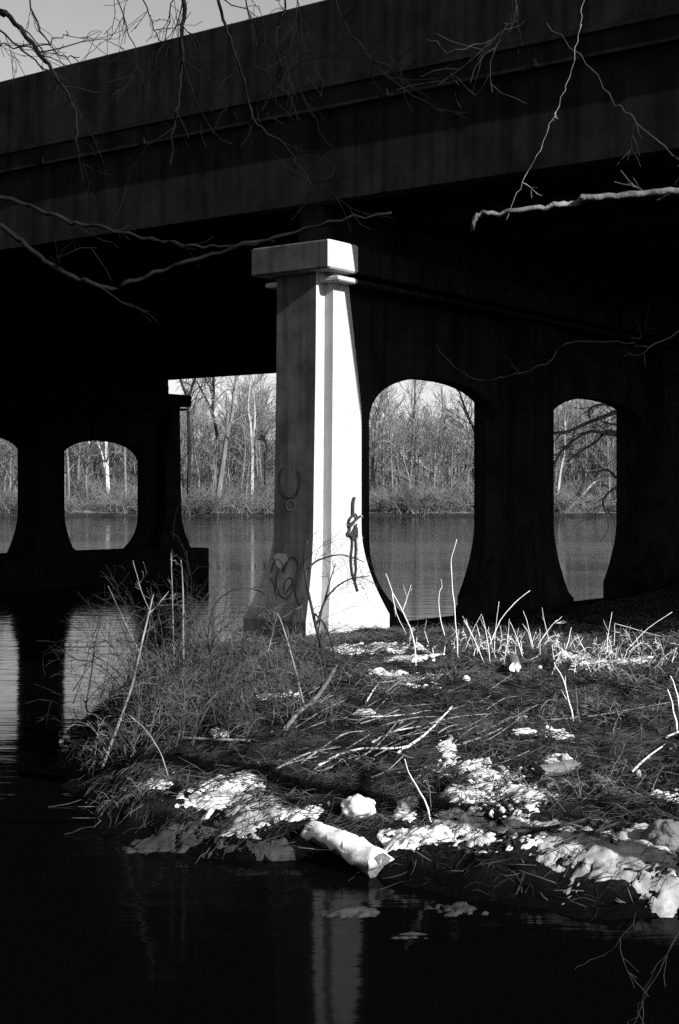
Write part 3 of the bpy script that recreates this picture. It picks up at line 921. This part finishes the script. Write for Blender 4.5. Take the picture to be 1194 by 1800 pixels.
for k, s in enumerate([
    (386, 1394, 110, 44, 'flat snow patch at the left end of the snowy strip above the water'),
    (440, 1424, 120, 60, 'broken snow crossed by twigs right of the flat left hand patch'),
    (468, 1446, 60, 26, 'small snow remnant just left of the snow covered log'),
    (523, 1432, 60, 20, 'narrow snow streak behind the snow covered log'),
    (712, 1420, 34, 28, 'little snow lump right of the round pale rock'),
    (730, 1464, 90, 50, 'bright snow wedge just right of the snow covered log'),
    (868, 1412, 172, 110, 'largest bright snow patch in the middle of the right bank'),
    (860, 1450, 190, 40, 'grey pitted snow at the foot of the largest patch'),
    (815, 1432, 74, 18, 'thin snow tongue left of the largest patch'),
    (1000, 1494, 130, 44, 'low snow shelf between the largest patch and the right corner'),
    (1090, 1512, 210, 84, 'broad snow shelf along the waterline at lower right'),
    (1165, 1565, 110, 60, 'last piece of snow shelf at the right picture edge'),
    (1185, 1395, 50, 26, 'snow patch cut by the right picture edge below the pale stakes'),
    (784, 1312, 30, 52, 'curled snow scrap above the largest patch'),
    (962, 1288, 66, 22, 'snow scrap under twigs right of centre'),
    (914, 1286, 44, 8, 'thin flat snow sliver beside the snow scrap under twigs'),
    (738, 1196, 64, 18, 'snow streak between the lit pier foot and the sawn log end'),
    (660, 1140, 130, 14, 'long thin snow strip right at the lit pier foot'),
    (715, 1158, 90, 9, 'second thin snow strip just in front of the pier foot'),
    (1022, 1160, 70, 16, 'snow strip among the dry stalks at right'),
    (1100, 1163, 90, 10, 'faint snow streak behind the stalks at far right'),
    (388, 1290, 34, 14, 'snow crumb beside the left hand thicket'),
    (270, 1376, 46, 14, 'lone snow crumb farthest left on the bank'),
    (490, 1222, 60, 8, 'thin snow under the thicket left of the pier foot'),
    (680, 1186, 60, 10, 'thin snow line below the pier foot'),
    (905, 1352, 40, 10, 'snow fleck above the largest patch'),
    (985, 1340, 40, 16, 'snow fleck beside the dark log'),
    (650, 1252, 50, 8, 'snow fleck among the fallen canes'),
    (330, 1474, 190, 44, 'dim grey ice sheet along the waterline below the flat left hand snow'),
    (500, 1490, 190, 30, 'dim grey ice along the waterline left of the snow covered log'),
    (600, 1604, 110, 16, 'faint ice flake afloat in the dark pool below the snow covered log'),
    (800, 1602, 84, 22, 'faint ice flake afloat in the dark pool right of centre'),
    (715, 1646, 70, 10, 'faintest ice flake lowest in the dark pool'),
]):
    px, py, w, h, lab = s
    snow_patch(px, py, w, h, lab, k + 1, 'silt' if k > 27 else 'icy' if k in (7, 9, 10, 11, 1, 2) else 'snow', 0.034 if h > 60 else 0.024 if h > 20 else 0.02)

# pale rock
def blob(center, rx, ry, rz_, seed, amp=0.3, nu=40, nv=26):
    m = MB(); rings = []
    for i in range(nv + 1):
        th = math.pi * i / nv; ring = []
        for j in range(nu):
            a = 2 * math.pi * j / nu
            d = Vector((math.sin(th) * math.cos(a), math.sin(th) * math.sin(a), math.cos(th)))
            q = 1 + amp * noise.noise(d * 1.4 + Vector((seed, 0, 0))) + amp * .6 * noise.noise(d * 3.2 + Vector((0, seed, 0))) + amp * .3 * noise.noise(d * 8 + Vector((0, 0, seed)))
            ring.append((center[0] + d.x * rx * q, center[1] + d.y * ry * q, center[2] + d.z * rz_ * q))
        rings.append(ring)
    m.loft([list(reversed(r)) for r in rings], False, False); return m


def rock(px, py, wpx, hpx, mt, label, seed, group='rocks on the bank'):
    c = gp(px, py + hpx * .4); k = c.y / F / 2
    return mesh_thing('rock', blob((c.x, c.y, c.z + hpx * k * .5), wpx * k, wpx * k * .9, hpx * k, seed), M[mt], label, 'rock', group, tuple(c))


rock(628, 1414, 62, 42, 'snow', 'round pale rock above the snow covered log', 1)
rock(712, 1416, 26, 24, 'icy', 'small icy stone right of the round pale rock', 5)
rock(1168, 1462, 70, 70, 'bark', 'dark mossy boulder at the right edge by the snow shelf', 2)
rock(993, 1330, 18, 16, 'icy', 'small pale stone beside the dark log', 3)
rock(820, 1192, 13, 12, 'snow', 'small white stone left of the sawn log end', 4)
rock(949, 1172, 8, 8, 'snow', 'tiny white stone right of the sawn log end', 6)
rock(1122, 1358, 12, 12, 'icy', 'pale pebble at the foot of the sloping stick', 7)
rock(922, 1260, 9, 6, 'snow', 'tiny white pebble below the sawn log end', 8)
rock(108, 1302, 9, 8, 'snow', 'single pale pebble in the dark at far left', 9)


def log(P, r0, r1, mt, cut, label, name='fallen_log', cap=None):
    root = thing(name, P[0], label, 'log')
    P = smooth_path(P, 9); n = len(P)
    def ring(i, grow=1.0, a0=0, a1=360, K=18, rough=.13):
        t = (P[min(i + 1, n - 1)] - P[max(i - 1, 0)]).normalized(); x = t.cross(UP).normalized(); y = x.cross(t)
        r = r0 + (r1 - r0) * i / (n - 1); out = []
        for k in range(K):
            an = math.radians(a0 + (a1 - a0) * k / (K if a1 - a0 == 360 else K - 1))
            d = x * math.cos(an) + y * math.sin(an) * .85; q = P[i]
            e = 1 + rough * (noise.noise((q * 6 + d * 1.2)) + .8 * noise.noise(q * 3 + d * 4)) * 1.4
            out.append(q + d * r * e * grow + t * (.05 * noise.noise(d * 3 + q) if i in (0, n - 1) else 0))
        return out
    m = MB(); m.loft([ring(i) for i in range(n)], False, False); m.build('bark', M[mt], root, True)
    for i in (0, n - 1):
        c = MB(); rg = ring(i); cc = sum(rg, Vector()) / len(rg)
        for p, q in zip(rg, rg[1:] + rg[:1]): c.poly([cc + (p - cc) * .03, cc + (p - cc), cc + (q - cc)])
        c.build('cut_end', M[cut], root)
    if cap:
        c = MB(); rings = []
        for i in range(n):
            o_ = 44 * noise.noise(Vector((i * .55, 3, 1))); ed = min(1.0, (i + .4) / 2, (n - 1 - i + .2) / 2)
            top = ring(i, 1.0 + .17 * ed, -12 + o_, 180 + o_, 13, .26); rings.append(top + [P[i] + (top[-1] - P[i]) * .4, P[i] + (top[0] - P[i]) * .4])
        c.loft(rings); c.build('snow_cover', M['snow'], root, True)
    return root


a, b = gp(545, 1478), gp(668, 1534)
a.z += .10; b.z = 0.09
log([a, a.lerp(b, .5) + UP * .03, b], 0.10, 0.145, 'bark', 'bark', 'thick snow covered log slanting down to the water', cap=True)
c = gp(905, 1186)
log([c + Vector((0, -.05, .11)), c + Vector((.05, .7, .16))], .085, .09, 'bark', 'cut', 'sawn log end facing the water behind the dark hollow')
a, b = gp(948, 1366), gp(1010, 1356)
log([a + UP * .05, b + UP * .06], .085, .09, 'bark', 'bark', 'short dark log lying above the largest snow patch')

# dead stalks
ST = 'dry pale stalks standing on the bank'
def stalk(paths, r, label, mt='stalk', name='dead_stalk', cat='stalk', group=ST):
    m = MB(); base = None
    for i, P in enumerate(paths):
        if i == 0: base = gp(*P[0])
        q = [at(x, y, base.y) for x, y in P]
        if i == 0: q[0].z = hz(q[0].x, q[0].y) - .05
        if len(q) == 2: q.insert(1, q[0].lerp(q[1], .5))
        q = smooth_path(q, 3); n = len(q)
        q = [p + Vector((0, 0.10 * noise.noise(Vector((k * .3, P[0][0], i))), 0)) for k, p in enumerate(q)]
        rr_ = r if i == 0 else r * .6
        for k in range(1, n - 1): q[k] = q[k] + Vector((noise.noise(Vector((k * 2.3, P[0][0] * .7, 1))), 0, 0)) * rr_ * 1.6
        m.tube(q, [rr_ * (1.15 if k % 4 == 2 else 1) * (1 - .6 * k / (n - 1)) for k in range(n)], 6)
        r3 = random.Random(int(P[0][0] * 7 + P[0][1]))
        for _ in range(r3.choice((0, 1, 1, 2))):
            k = r3.randrange(1, n - 1); d = rdir(r3, (q[k + 1] - q[k]).normalized(), r3.uniform(.35, .8)); ln = r3.uniform(.05, .22)
            m.tube([q[k], q[k] + d * ln * .6, q[k] + d * ln + UP * .02], [rr_ * .5, rr_ * .4, rr_ * .2], 4)
    mesh_thing(name, m, M[mt], label, cat, group, tuple(base))


common = 'short dry pale stalk among the cluster on the bank before the dark pier'
for paths, r, lab in [
    ([[(732, 1172), (727, 1120), (708, 1075), (690, 1042), (678, 1008)], [(708, 1075), (716, 1050), (723, 1028)], [(690, 1042), (697, 1078), (714, 1114)]], .013, 'forked pale stalk standing just right of the lit pier foot'),
    ([[(783, 1118), (774, 1085), (772, 1045), (777, 1032), (775, 1018)]], .010, 'slim kinked stalk in front of the arch beside the tallest stalk'),
    ([[(806, 1156), (802, 1110), (798, 1060), (794, 1010), (795, 980), (803, 948)]], .012, 'tallest pale stalk rising up across the arch'),
    ([[(857, 1138), (880, 1090), (905, 1060), (932, 1038)]], .012, 'long stalk curving right against the black pier'),
    ([[(1008, 1268), (1001, 1235), (990, 1195), (975, 1165)]], .012, 'long pale stalk leaning left on the slope below the cluster'),
    ([[(762, 1446), (745, 1405), (725, 1370), (712, 1335)]], .012, 'pale cane arching up from the snow right of the round pale rock'),
    ([[(757, 1422), (756, 1390), (750, 1360)]], .007, 'thin cane beside the arching one'),
    ([[(1067, 1150), (1070, 1110), (1076, 1076)]], .008, 'upright stalk left of the crossed stalks'),
    ([[(1080, 1135), (1081, 1096)], [(1081, 1096), (1120, 1107), (1160, 1118)]], .008, 'bent over stalk making a corner near the right edge'),
    ([[(1100, 1140), (1140, 1104), (1182, 1076)]], .008, 'long stalk slanting up to the right edge'),
    ([[(940, 1138), (965, 1106), (979, 1090)], [(974, 1095), (984, 1094), (992, 1091)]], .011, 'slanting stalk with a bent tip in the middle of the cluster'),
    ([[(1192, 1290), (1185, 1250), (1174, 1212)]], .016, 'left of two pale stakes at the right edge'),
    ([[(1199, 1270), (1192, 1225), (1178, 1188)]], .016, 'right of two pale stakes at the right edge'),
]: stalk(paths, r * .8, lab)
for P in [[(756, 1134), (745, 1104)], [(854, 1168), (830, 1115), (813, 1083)], [(848, 1150), (826, 1108), (815, 1090)], [(815, 1144), (835, 1100), (847, 1079)], [(862, 1165), (856, 1120), (848, 1083)], [(869, 1152), (872, 1100), (877, 1057)],
          [(885, 1168), (893, 1115), (896, 1088)], [(922, 1158), (908, 1120), (896, 1092)], [(938, 1142), (928, 1110), (918, 1096)], [(939, 1142), (929, 1100), (920, 1074)], [(967, 1128), (957, 1092), (953, 1068)],
          [(950, 1152), (949, 1105)], [(987, 1150), (980, 1125)], [(994, 1144), (1005, 1103)], [(1014, 1142), (1003, 1115)], [(1005, 1147), (1025, 1121)], [(1034, 1152), (1014, 1115)], [(868, 1140), (862, 1122), (857, 1108)],
          [(845, 1130), (841, 1108), (838, 1098)], [(805, 1130), (806, 1106)], [(920, 1150), (915, 1128)], [(900, 1140), (910, 1122), (914, 1118)], [(950, 1140), (968, 1120), (985, 1118)], [(996, 1160), (992, 1130)], [(1042, 1150), (1048, 1120)],
          [(884, 1130), (880, 1100)], [(832, 1152), (838, 1130)], [(1180, 1165), (1188, 1138)], [(930, 1140), (942, 1112)], [(778, 1150), (786, 1120)], [(765, 1160), (760, 1140)], [(1125, 1150), (1118, 1120)], [(975, 1160), (970, 1134)]]:
    stalk([P], R.uniform(.0045, .0095), common)

# fallen sticks
FS = 'fallen sticks on the slope'
def stick(P, r, label, mt='cane', lift=.05):
    q = [gp(x, y) for x, y in P]
    q = [p + UP * (r + lift * (0.4 + 0.6 * noise.noise(Vector((p.x * 3, p.y * 3, 1))))) for p in q]
    q = smooth_path(q, 4); n = len(q)
    m = MB(); m.tube(q, [r * (1 - .45 * i / (n - 1)) for i in range(n)], 6)
    mesh_thing('stick', m, M[mt], label, 'stick', FS)


for P, r, lab, mt in [
    ([(170, 1274), (230, 1297), (330, 1305), (440, 1308)], .028, 'long fallen pole lying across the foot of the left thicket', 'cane'),
    ([(700, 1330), (745, 1298), (775, 1270), (795, 1248)], .018, 'pale straight stick pointing up right above the curled snow', 'stalk'),
    ([(655, 1310), (690, 1290), (740, 1282)], .014, 'curved pale stick left of the straight one', 'wood'),
    ([(560, 1352), (620, 1325), (690, 1322), (720, 1315)], .016, 'long bent cane running right across the slope', 'wood'),
    ([(643, 1240), (655, 1222), (665, 1206)], .012, 'short bright stick leaning on the litter below the pier', 'stalk'),
    ([(1112, 1362), (1140, 1335), (1172, 1312)], .014, 'sloping pale stick at right above the pebble', 'wood'),
    ([(1170, 1302), (1194, 1294), (1230, 1286)], .016, 'pale stick cut off by the right edge', 'stalk'),
    ([(960, 1270), (1040, 1260), (1110, 1250), (1180, 1240)], .012, 'long thin stick lying level at right', 'cane'),
    ([(890, 1470), (960, 1462), (1015, 1452), (1060, 1438)], .022, 'dark stick lying across the broad snow shelf', 'darkstem'),
    ([(990, 1490), (1040, 1472), (1090, 1450)], .016, 'second dark stick across the broad snow shelf', 'darkstem'),
    ([(905, 1490), (880, 1450), (850, 1420)], .010, 'thin dark twig crossing the largest snow patch', 'darkstem'),
    ([(636, 1265), (690, 1262), (740, 1256)], .010, 'light twig lying below the pier foot', 'wood'),
    ([(630, 1205), (690, 1202), (730, 1188)], .014, 'dull branch lying behind the snow streak', 'cane'),
    ([(515, 1490), (560, 1497), (590, 1497)], .006, 'slim twig at the water edge left of the snow covered log', 'wood'),
    ([(545, 1246), (565, 1222), (582, 1196), (592, 1176)], .04, 'stout pale broken limb below the dark sapling', 'limbpale'),
    ([(500, 1290), (525, 1262), (545, 1244)], .035, 'dull lower piece of the stout broken limb', 'cane'),
    ([(530, 1345), (600, 1300), (640, 1290)], .013, 'grey cane in the middle of the slope', 'cane'),
    ([(480, 1360), (540, 1330), (600, 1318)], .012, 'grey cane below the left thicket', 'cane'),
    ([(440, 1390), (500, 1350), (560, 1335)], .010, 'thin grey cane above the snow strip', 'cane'),
]: stick(P, r, lab, mt)
r2 = random.Random(11)
for _ in range(60):
    x, y = r2.uniform(470, 860), r2.uniform(1215, 1375)
    ln = r2.uniform(40, 130); a = r2.gauss(.42, .22); b = r2.gauss(0, 8)
    stick([(x, y), (x + ln * .5 * math.cos(a), y - ln * .5 * math.sin(a) * .8 + b), (x + ln * math.cos(a), y - ln * math.sin(a) * .8)], r2.uniform(.005, .012), 'thin grey cane in the swept pile of canes on the slope', r2.choice(['cane', 'cane', 'cane', 'darkstem']))

# saplings and thickets
def stem_thing(name, paths, label, mt, cat='sapling', r=.02, twigs=8, tl=.5, seed=0, group=None, depth=None):
    r2 = random.Random(seed + 50); base = gp(*paths[0][0])
    root = thing(name, base, label, cat, group)
    for i, P in enumerate(paths):
        q = [at(x, y, base.y) for x, y in P]
        if i == 0: q[0].z = hz(q[0].x, q[0].y) - .06
        q = smooth_path(q, 4); n = len(q)
        q = [p + Vector((0, .15 * noise.noise(Vector((k * .25, seed + i * 3.3, 0))), 0)) for k, p in enumerate(q)]
        ra = r * (1 if i == 0 else .55); rad = [ra * (1 - .6 * k / (n - 1)) for k in range(n)]
        m = MB(); m.tube(q, rad, 6)
        for _ in range(twigs):
            k = r2.randrange(n // 4, n - 1)
            limb(r2, (m, m), q[k], rdir(r2, (q[k + 1] - q[k]).normalized(), r2.uniform(.4, 1.0)), tl * r2.uniform(.3, 1.1), max(.004, rad[k] * .35), 1, 2, .25, 0, (2, 3, 2), 3, .0025)
        m.build('stem', M[mt], root, True)
    return root


stem_thing('sapling', [[(575, 1190), (566, 1140), (553, 1090), (541, 1035), (535, 985), (541, 950)], [(553, 1078), (572, 1100), (584, 1135), (590, 1172)], [(541, 1000), (560, 985), (600, 975), (640, 988)], [(556, 1100), (575, 1050), (610, 1020), (650, 1012)],
                        [(573, 1180), (560, 1110), (575, 1040), (590, 990)]], 'dark sapling arching in front of the bright pier foot', 'darkstem', r=.032, twigs=9, tl=.55, seed=1)
stem_thing('sapling', [[(176, 1352), (205, 1282), (236, 1190), (258, 1095), (270, 1045)], [(262, 1078), (280, 1060), (296, 1040)]], 'pale leaning stem standing left of the thicket over the water', 'cane', r=.022, twigs=3, tl=.4, seed=2)
stem_thing('sapling', [[(150, 1240), (162, 1175), (170, 1120), (180, 1080)], [(130, 1236), (150, 1180), (160, 1130), (175, 1090)], [(128, 1215), (180, 1150), (240, 1170), (250, 1220)], [(150, 1235), (200, 1190), (260, 1200), (300, 1190)], [(160, 1140), (190, 1125), (240, 1128)]],
           'dark vine loops hanging over the bright water at left', 'darkstem', r=.016, twigs=12, tl=.6, seed=3)
stem_thing('sapling', [[(262, 1240), (246, 1150), (222, 1100), (206, 1065), (190, 1030)]], 'broken pale stem with its tip over the water at left', 'cane', r=.014, twigs=3, tl=.3, seed=4)
stem_thing('sapling', [[(285, 1200), (268, 1090), (255, 1055), (243, 1018), (234, 985)]], 'thin stem leaning left before the pier footing', 'cane', r=.011, twigs=3, tl=.3, seed=5)
stem_thing('sapling', [[(325, 1230), (322, 1120), (322, 1050), (318, 984)]], 'upright stout stem before the corner of the pier footing', 'cane', r=.02, twigs=3, tl=.3, seed=6)
stem_thing('sapling', [[(306, 1200), (304, 1080), (302, 1010), (301, 972)]], 'slim upright stem beside the stout one', 'cane', r=.012, twigs=4, tl=.4, seed=7)
stem_thing('sapling', [[(535, 1235), (520, 1180), (500, 1110), (488, 1078)], [(470, 1150), (480, 1110), (488, 1078)]], 'grey sapling forking left of the dark arching one', 'cane', r=.018, twigs=7, tl=.5, seed=8)
stem_thing('sapling', [[(372, 1180), (366, 1120), (380, 1060), (420, 1035), (462, 1042), (500, 1070)], [(372, 1160), (390, 1100), (400, 1030), (396, 985)], [(374, 1150), (350, 1080), (330, 1050), (300, 1045)], [(380, 1170), (420, 1110), (455, 1080), (476, 1075)]],
           'dark arching stems crossing the water gap beside the pier footing corner', 'darkstem', r=.013, twigs=7, tl=.5, seed=13)
stem_thing('sapling', [[(225, 1225), (232, 1150), (262, 1105), (320, 1085), (350, 1110)], [(230, 1200), (200, 1140), (160, 1120), (120, 1135)], [(228, 1210), (250, 1130), (240, 1080), (228, 1050)], [(240, 1215), (290, 1150), (300, 1090), (292, 1060)]],
           'tangled dark stems looping before the reflection of the river pier', 'darkstem', r=.013, twigs=10, tl=.5, seed=14)
stem_thing('sapling', [[(448, 1112), (438, 1075), (426, 1046)]], 'single pale shoot before the left side of the pier foot', 'stalk', r=.010, twigs=1, tl=.2, seed=9)
stem_thing('sapling', [[(300, 1370), (285, 1330), (262, 1290), (225, 1255)]], 'thin curving stem below the long fallen pole', 'cane', r=.010, twigs=2, tl=.3, seed=10)
stem_thing('sapling', [[(600, 1180), (625, 1170), (640, 1150), (648, 1132)]], 'short dark hooked twig at the pier foot', 'darkstem', r=.014, twigs=2, tl=.2, seed=12)


def thicket(px, py, w, hmin, hmax, n, label, seed, mt='brush', lean=0.0, r=.008, group='leafless thickets on the bank', nm='shrub'):
    r2 = random.Random(seed + 70); c = gp(px, py)
    root = thing(nm, c, label, 'shrub', group); m = MB(); tw = MB()
    for k in range(n):
        x, y = c.x + r2.gauss(0, w), c.y + r2.gauss(0, w * .8)
        z = hz(x, y)
        h = r2.uniform(hmin, hmax); d = Vector((r2.gauss(lean, .35), r2.gauss(0, .35), 1)).normalized()
        pts = [Vector((x, y, z - .04))]; droop = r2.uniform(.0, .30)
        for i in range(6):
            d = (d + Vector((r2.gauss(0, .14) + d.x * droop * .5, r2.gauss(0, .14), -droop * (i / 3)))).normalized()
            q = pts[-1] + d * h / 6
            if q.z < hz(q.x, q.y) + .02: q.z = hz(q.x, q.y) + .02
            pts.append(q)
        rad = [r * r2.uniform(.6, 1.5) * (1 - .7 * i / 6) for i in range(7)]
        m.tube(pts, rad, 4)
        for _ in range(4):
            i = r2.randrange(1, 6)
            limb(r2, (tw, tw), pts[i], rdir(r2, (pts[i + 1] - pts[i]).normalized(), r2.uniform(.4, 1.1)), h * r2.uniform(.12, .4), r * .45, 1, 2, .3, -.03, (2, 2, 2), 3, .0022)
    m.build('undergrowth', M[mt], root); tw.build('undergrowth', M[mt], root)
    return root


thicket(300, 1300, .34, .5, 1.5, 44, 'dense thicket at the left end of the bank behind the long pole', 1)
thicket(255, 1265, .32, .6, 1.6, 32, 'sparse thicket at the water edge over the reflections', 2, 'brush')
thicket(345, 1255, .35, .6, 1.7, 44, 'tall tangled thicket before the corner of the river pier footing', 3)
thicket(395, 1290, .35, .4, .9, 30, 'low thicket above the flat snow patch', 4)
thicket(430, 1215, .40, .4, 1.0, 30, 'thicket before the shaded side of the pier foot', 5)
thicket(330, 1180, .5, .7, 1.7, 40, 'dark thicket at the back left in front of the footing', 6, 'darkstem')
thicket(480, 1180, .35, .3, .8, 26, 'light brushy thicket before the pier corner', 7, 'brush')
thicket(520, 1260, .40, .3, .8, 26, 'low brush around the stout broken limb', 8)
thicket(585, 1150, .30, .2, .6, 22, 'fine brush right at the bright pier foot', 9, 'brush', r=.005)
thicket(1060, 1170, .6, .2, .6, 40, 'pale low brush under the crossed stalks at right', 10, 'stalk', r=.005)
thicket(1150, 1180, .5, .2, .7, 36, 'pale low brush at the right edge behind the stakes', 11, 'cane', r=.006)
thicket(900, 1145, .7, .12, .35, 36, 'stubbly pale brush around the standing stalks', 12, 'stalk', r=.005)
thicket(1050, 1270, .5, .2, .5, 30, 'thin brush on the right slope below the stalks', 13, 'cane', r=.005)
thicket(1020, 1390, .4, .2, .5, 22, 'thin brush between the largest snow patch and the right edge', 14, 'cane', r=.005)
thicket(290, 1225, .40, 1.0, 2.1, 20, 'coarse dark stems standing tall over the thickets at left', 17, 'darkstem', r=.013)
thicket(380, 1240, .45, .7, 1.5, 18, 'coarse dull stems over the low thicket by the pier foot', 18, 'brush', r=.012)
thicket(205, 1238, .35, .6, 1.7, 26, 'dark tangle of vines over the bright reflections at left', 16, 'darkstem', r=.006)
thicket(200, 1330, .3, .3, .7, 22, 'dim brush at the far left foot of the bank', 15, 'cane', r=.005)

# uncountable litter: fine twigs and leaf scraps lying on the bank
def scatter(n, box, lmin, lmax, rmin, rmax, seed, up=.25, dens=None):
    r2 = random.Random(seed); m = MB()
    x0, x1, y0, y1 = box; c = 0
    while c < n:
        x, y = r2.uniform(x0, x1), r2.uniform(y0, y1)
        if noise.noise(Vector((x * .9, y * .9, 4))) + r2.uniform(-.5, .5) < -.12: continue
        h = hgt(x, y)
        if h < 0.03 or h < r2.uniform(.0, .35) or (y < 18.5 and r2.random() < .6): c += 0.2; continue
        c += 1
        a = r2.uniform(0, 6.28); ln = r2.uniform(lmin, lmax); el = abs(r2.gauss(0, up))
        d = Vector((math.cos(a) * math.cos(el), math.sin(a) * math.cos(el), math.sin(el)))
        p = Vector((x, y, h + .008)); q = p + d * ln * .5; q.z = max(q.z, hz(q.x, q.y) + .008); s = p + d * ln + Vector((r2.gauss(0, .1), r2.gauss(0, .1), 0)) * ln; s.z = max(s.z, hz(s.x, s.y) + .006)
        m.tube([p, q, s], [r2.uniform(rmin, rmax), rmax * .7, rmin * .5], 3, False)
    return m


def tangle(n, box, lmin, lmax, r0, seed, mean, spread, rise, keep):
    r2 = random.Random(seed); m = MB(); x0, x1, y0, y1 = box; c = 0; tries = 0
    while c < n and tries < n * 12:
        tries += 1
        x, y = r2.uniform(x0, x1), r2.uniform(y0, y1)
        if not keep(x, y, r2): continue
        h = hgt(x, y)
        if h < .05: continue
        c += 1
        a = r2.gauss(mean + 1.2 * noise.noise(Vector((x * .5, y * .5, 30))), spread); ln = r2.uniform(lmin, lmax); pts = []
        bend = r2.gauss(0, .5); up = r2.uniform(.1, 1) * rise
        for k in range(6):
            t = k / 5; aa = a + bend * t
            px_, py_ = x + math.cos(aa) * ln * t, y + math.sin(aa) * ln * t
            pts.append(Vector((px_, py_, hz(px_, py_) + .01 + up * math.sin(math.pi * min(1, t * 1.1 + .05)))))
        r = r0 * r2.uniform(.5, 1.3)
        m.tube(pts, [r * (1 - .7 * k / 5) for k in range(6)], 3, False)
    return m


M['mat'] = mat('matted_dead_grass', 0.004, 0.125, 2.2, 0.95, p0=0.42, p1=0.74)
tag(tangle(3400, (-3.6, 5.6, 14.4, 24.5), .25, .95, .0055, 61, .55, .55, .10, lambda x, y, q: y < 21 or q.random() < .5).build('dead_grass', M['mat']), 'matted dead grass and canes flattened over the slope', kind='stuff')
tag(tangle(1700, (-3.2, 5.6, 12.6, 16.5), .12, .5, .004, 62, .2, 1.2, .05, lambda x, y, q: True).build('shore_debris', M['mat']), 'broken stems washed up along the water edge', kind='stuff')
tag(scatter(11000, (-4.2, 6.0, 12.4, 27.5), .08, .38, .002, .006, 1).build('twig_litter', M['litter']), 'fine twig litter strewn over the bank', kind='stuff')
m = MB(); r2 = random.Random(21)
for _ in range(9000):
    x, y = r2.uniform(-4, 6), r2.uniform(12.4, 27.5)
    h = hgt(x, y)
    if h < .03 or h < r2.uniform(0, .3) or (y < 18 and r2.random() < .5): continue
    s = r2.uniform(.012, .04); a = r2.uniform(0, 6.28)
    n_ = Vector((r2.gauss(0, .5), r2.gauss(0, .5), 1)).normalized(); t = Vector((math.cos(a), math.sin(a), 0)); t = (t - n_ * t.dot(n_)).normalized(); b = n_.cross(t)
    p = Vector((x, y, h + .014)); m.quad(p - t * s, p + b * s * .45, p + t * s, p - b * s * .45 + n_ * .006)
tag(m.build('leaf_litter', M['litter']), 'dead leaves scattered over the bank', kind='stuff')
m = MB(); r2 = random.Random(31)
for _ in range(5200):
    x, y = r2.uniform(-3.4, 6.2), r2.uniform(15, 27)
    if noise.noise(Vector((x * .7, y * .7, 14))) < r2.uniform(-.2, .35): continue
    h = hgt(x, y)
    if h < .1 or (y < 20.5 and r2.random() < .75): continue
    for k in range(3):
        ln = r2.uniform(.06, .26); d = Vector((r2.gauss(.1, .5), r2.gauss(0, .5), 1)).normalized(); p = Vector((x + r2.gauss(0, .03), y + r2.gauss(0, .03), h - .01))
        e = d + Vector((r2.gauss(0, .3), r2.gauss(0, .3), -.5))
        m.tube([p, p + d * ln * .6, p + d * ln * .6 + e.normalized() * ln * .4], [.003, .0025, .0012], 3, False)
tag(m.build('dry_grass', M['grass']), 'dry grass and stubble on the bank', kind='stuff')

# ------------------------------------------------------------------ camera, sun, sky
cam = bpy.data.cameras.new('camera'); co = bpy.data.objects.new('camera', cam); COL.objects.link(co)
co.location = (0, 0, EYE); co.rotation_euler = (math.radians(90), 0, 0)
cam.sensor_fit = 'VERTICAL'; cam.sensor_height = 36; cam.sensor_width = 36 * 1194 / 1800; cam.lens = 36 * F / 1800
cam.shift_y = -(900 - HY) / 1800; cam.clip_end = 5000; cam.clip_start = 0.05
scene.camera = co
B_, C_, Z_ = 1.0, 0.117, 0.52
sd = (-A * B_ - D * C_ + UP * Z_).normalized()
sun = bpy.data.lights.new('sun', 'SUN'); so = bpy.data.objects.new('sun', sun); COL.objects.link(so)
sun.energy = 5.0; sun.angle = math.radians(0.5); sun.color = (1, 1, 1)
so.rotation_euler = sd.to_track_quat('Z', 'Y').to_euler(); so.location = (20, -10, 30)
w = bpy.data.worlds.new('World'); scene.world = w; w.use_nodes = True
nt = w.node_tree; bg = nt.nodes['Background']; bg.inputs['Strength'].default_value = 0.065
sky = nt.nodes.new('ShaderNodeTexSky'); sky.sky_type = 'NISHITA'; sky.sun_disc = False
sky.sun_elevation = math.asin(sd.z); sky.sun_rotation = math.atan2(sd.x, sd.y)
bw = nt.nodes.new('ShaderNodeRGBToBW')
nt.links.new(sky.outputs['Color'], bw.inputs['Color']); nt.links.new(bw.outputs['Val'], bg.inputs['Color'])
vs = scene.view_settings
scene.display_settings.display_device = 'sRGB'
vs.view_transform = 'Standard'; vs.look = 'None'; vs.gamma = 1; vs.exposure = 1.3
scene.cycles.use_denoising = False
scene.cycles.max_bounces = 6
for o in list(scene.objects):
    if '_base' in o: del o['_base']
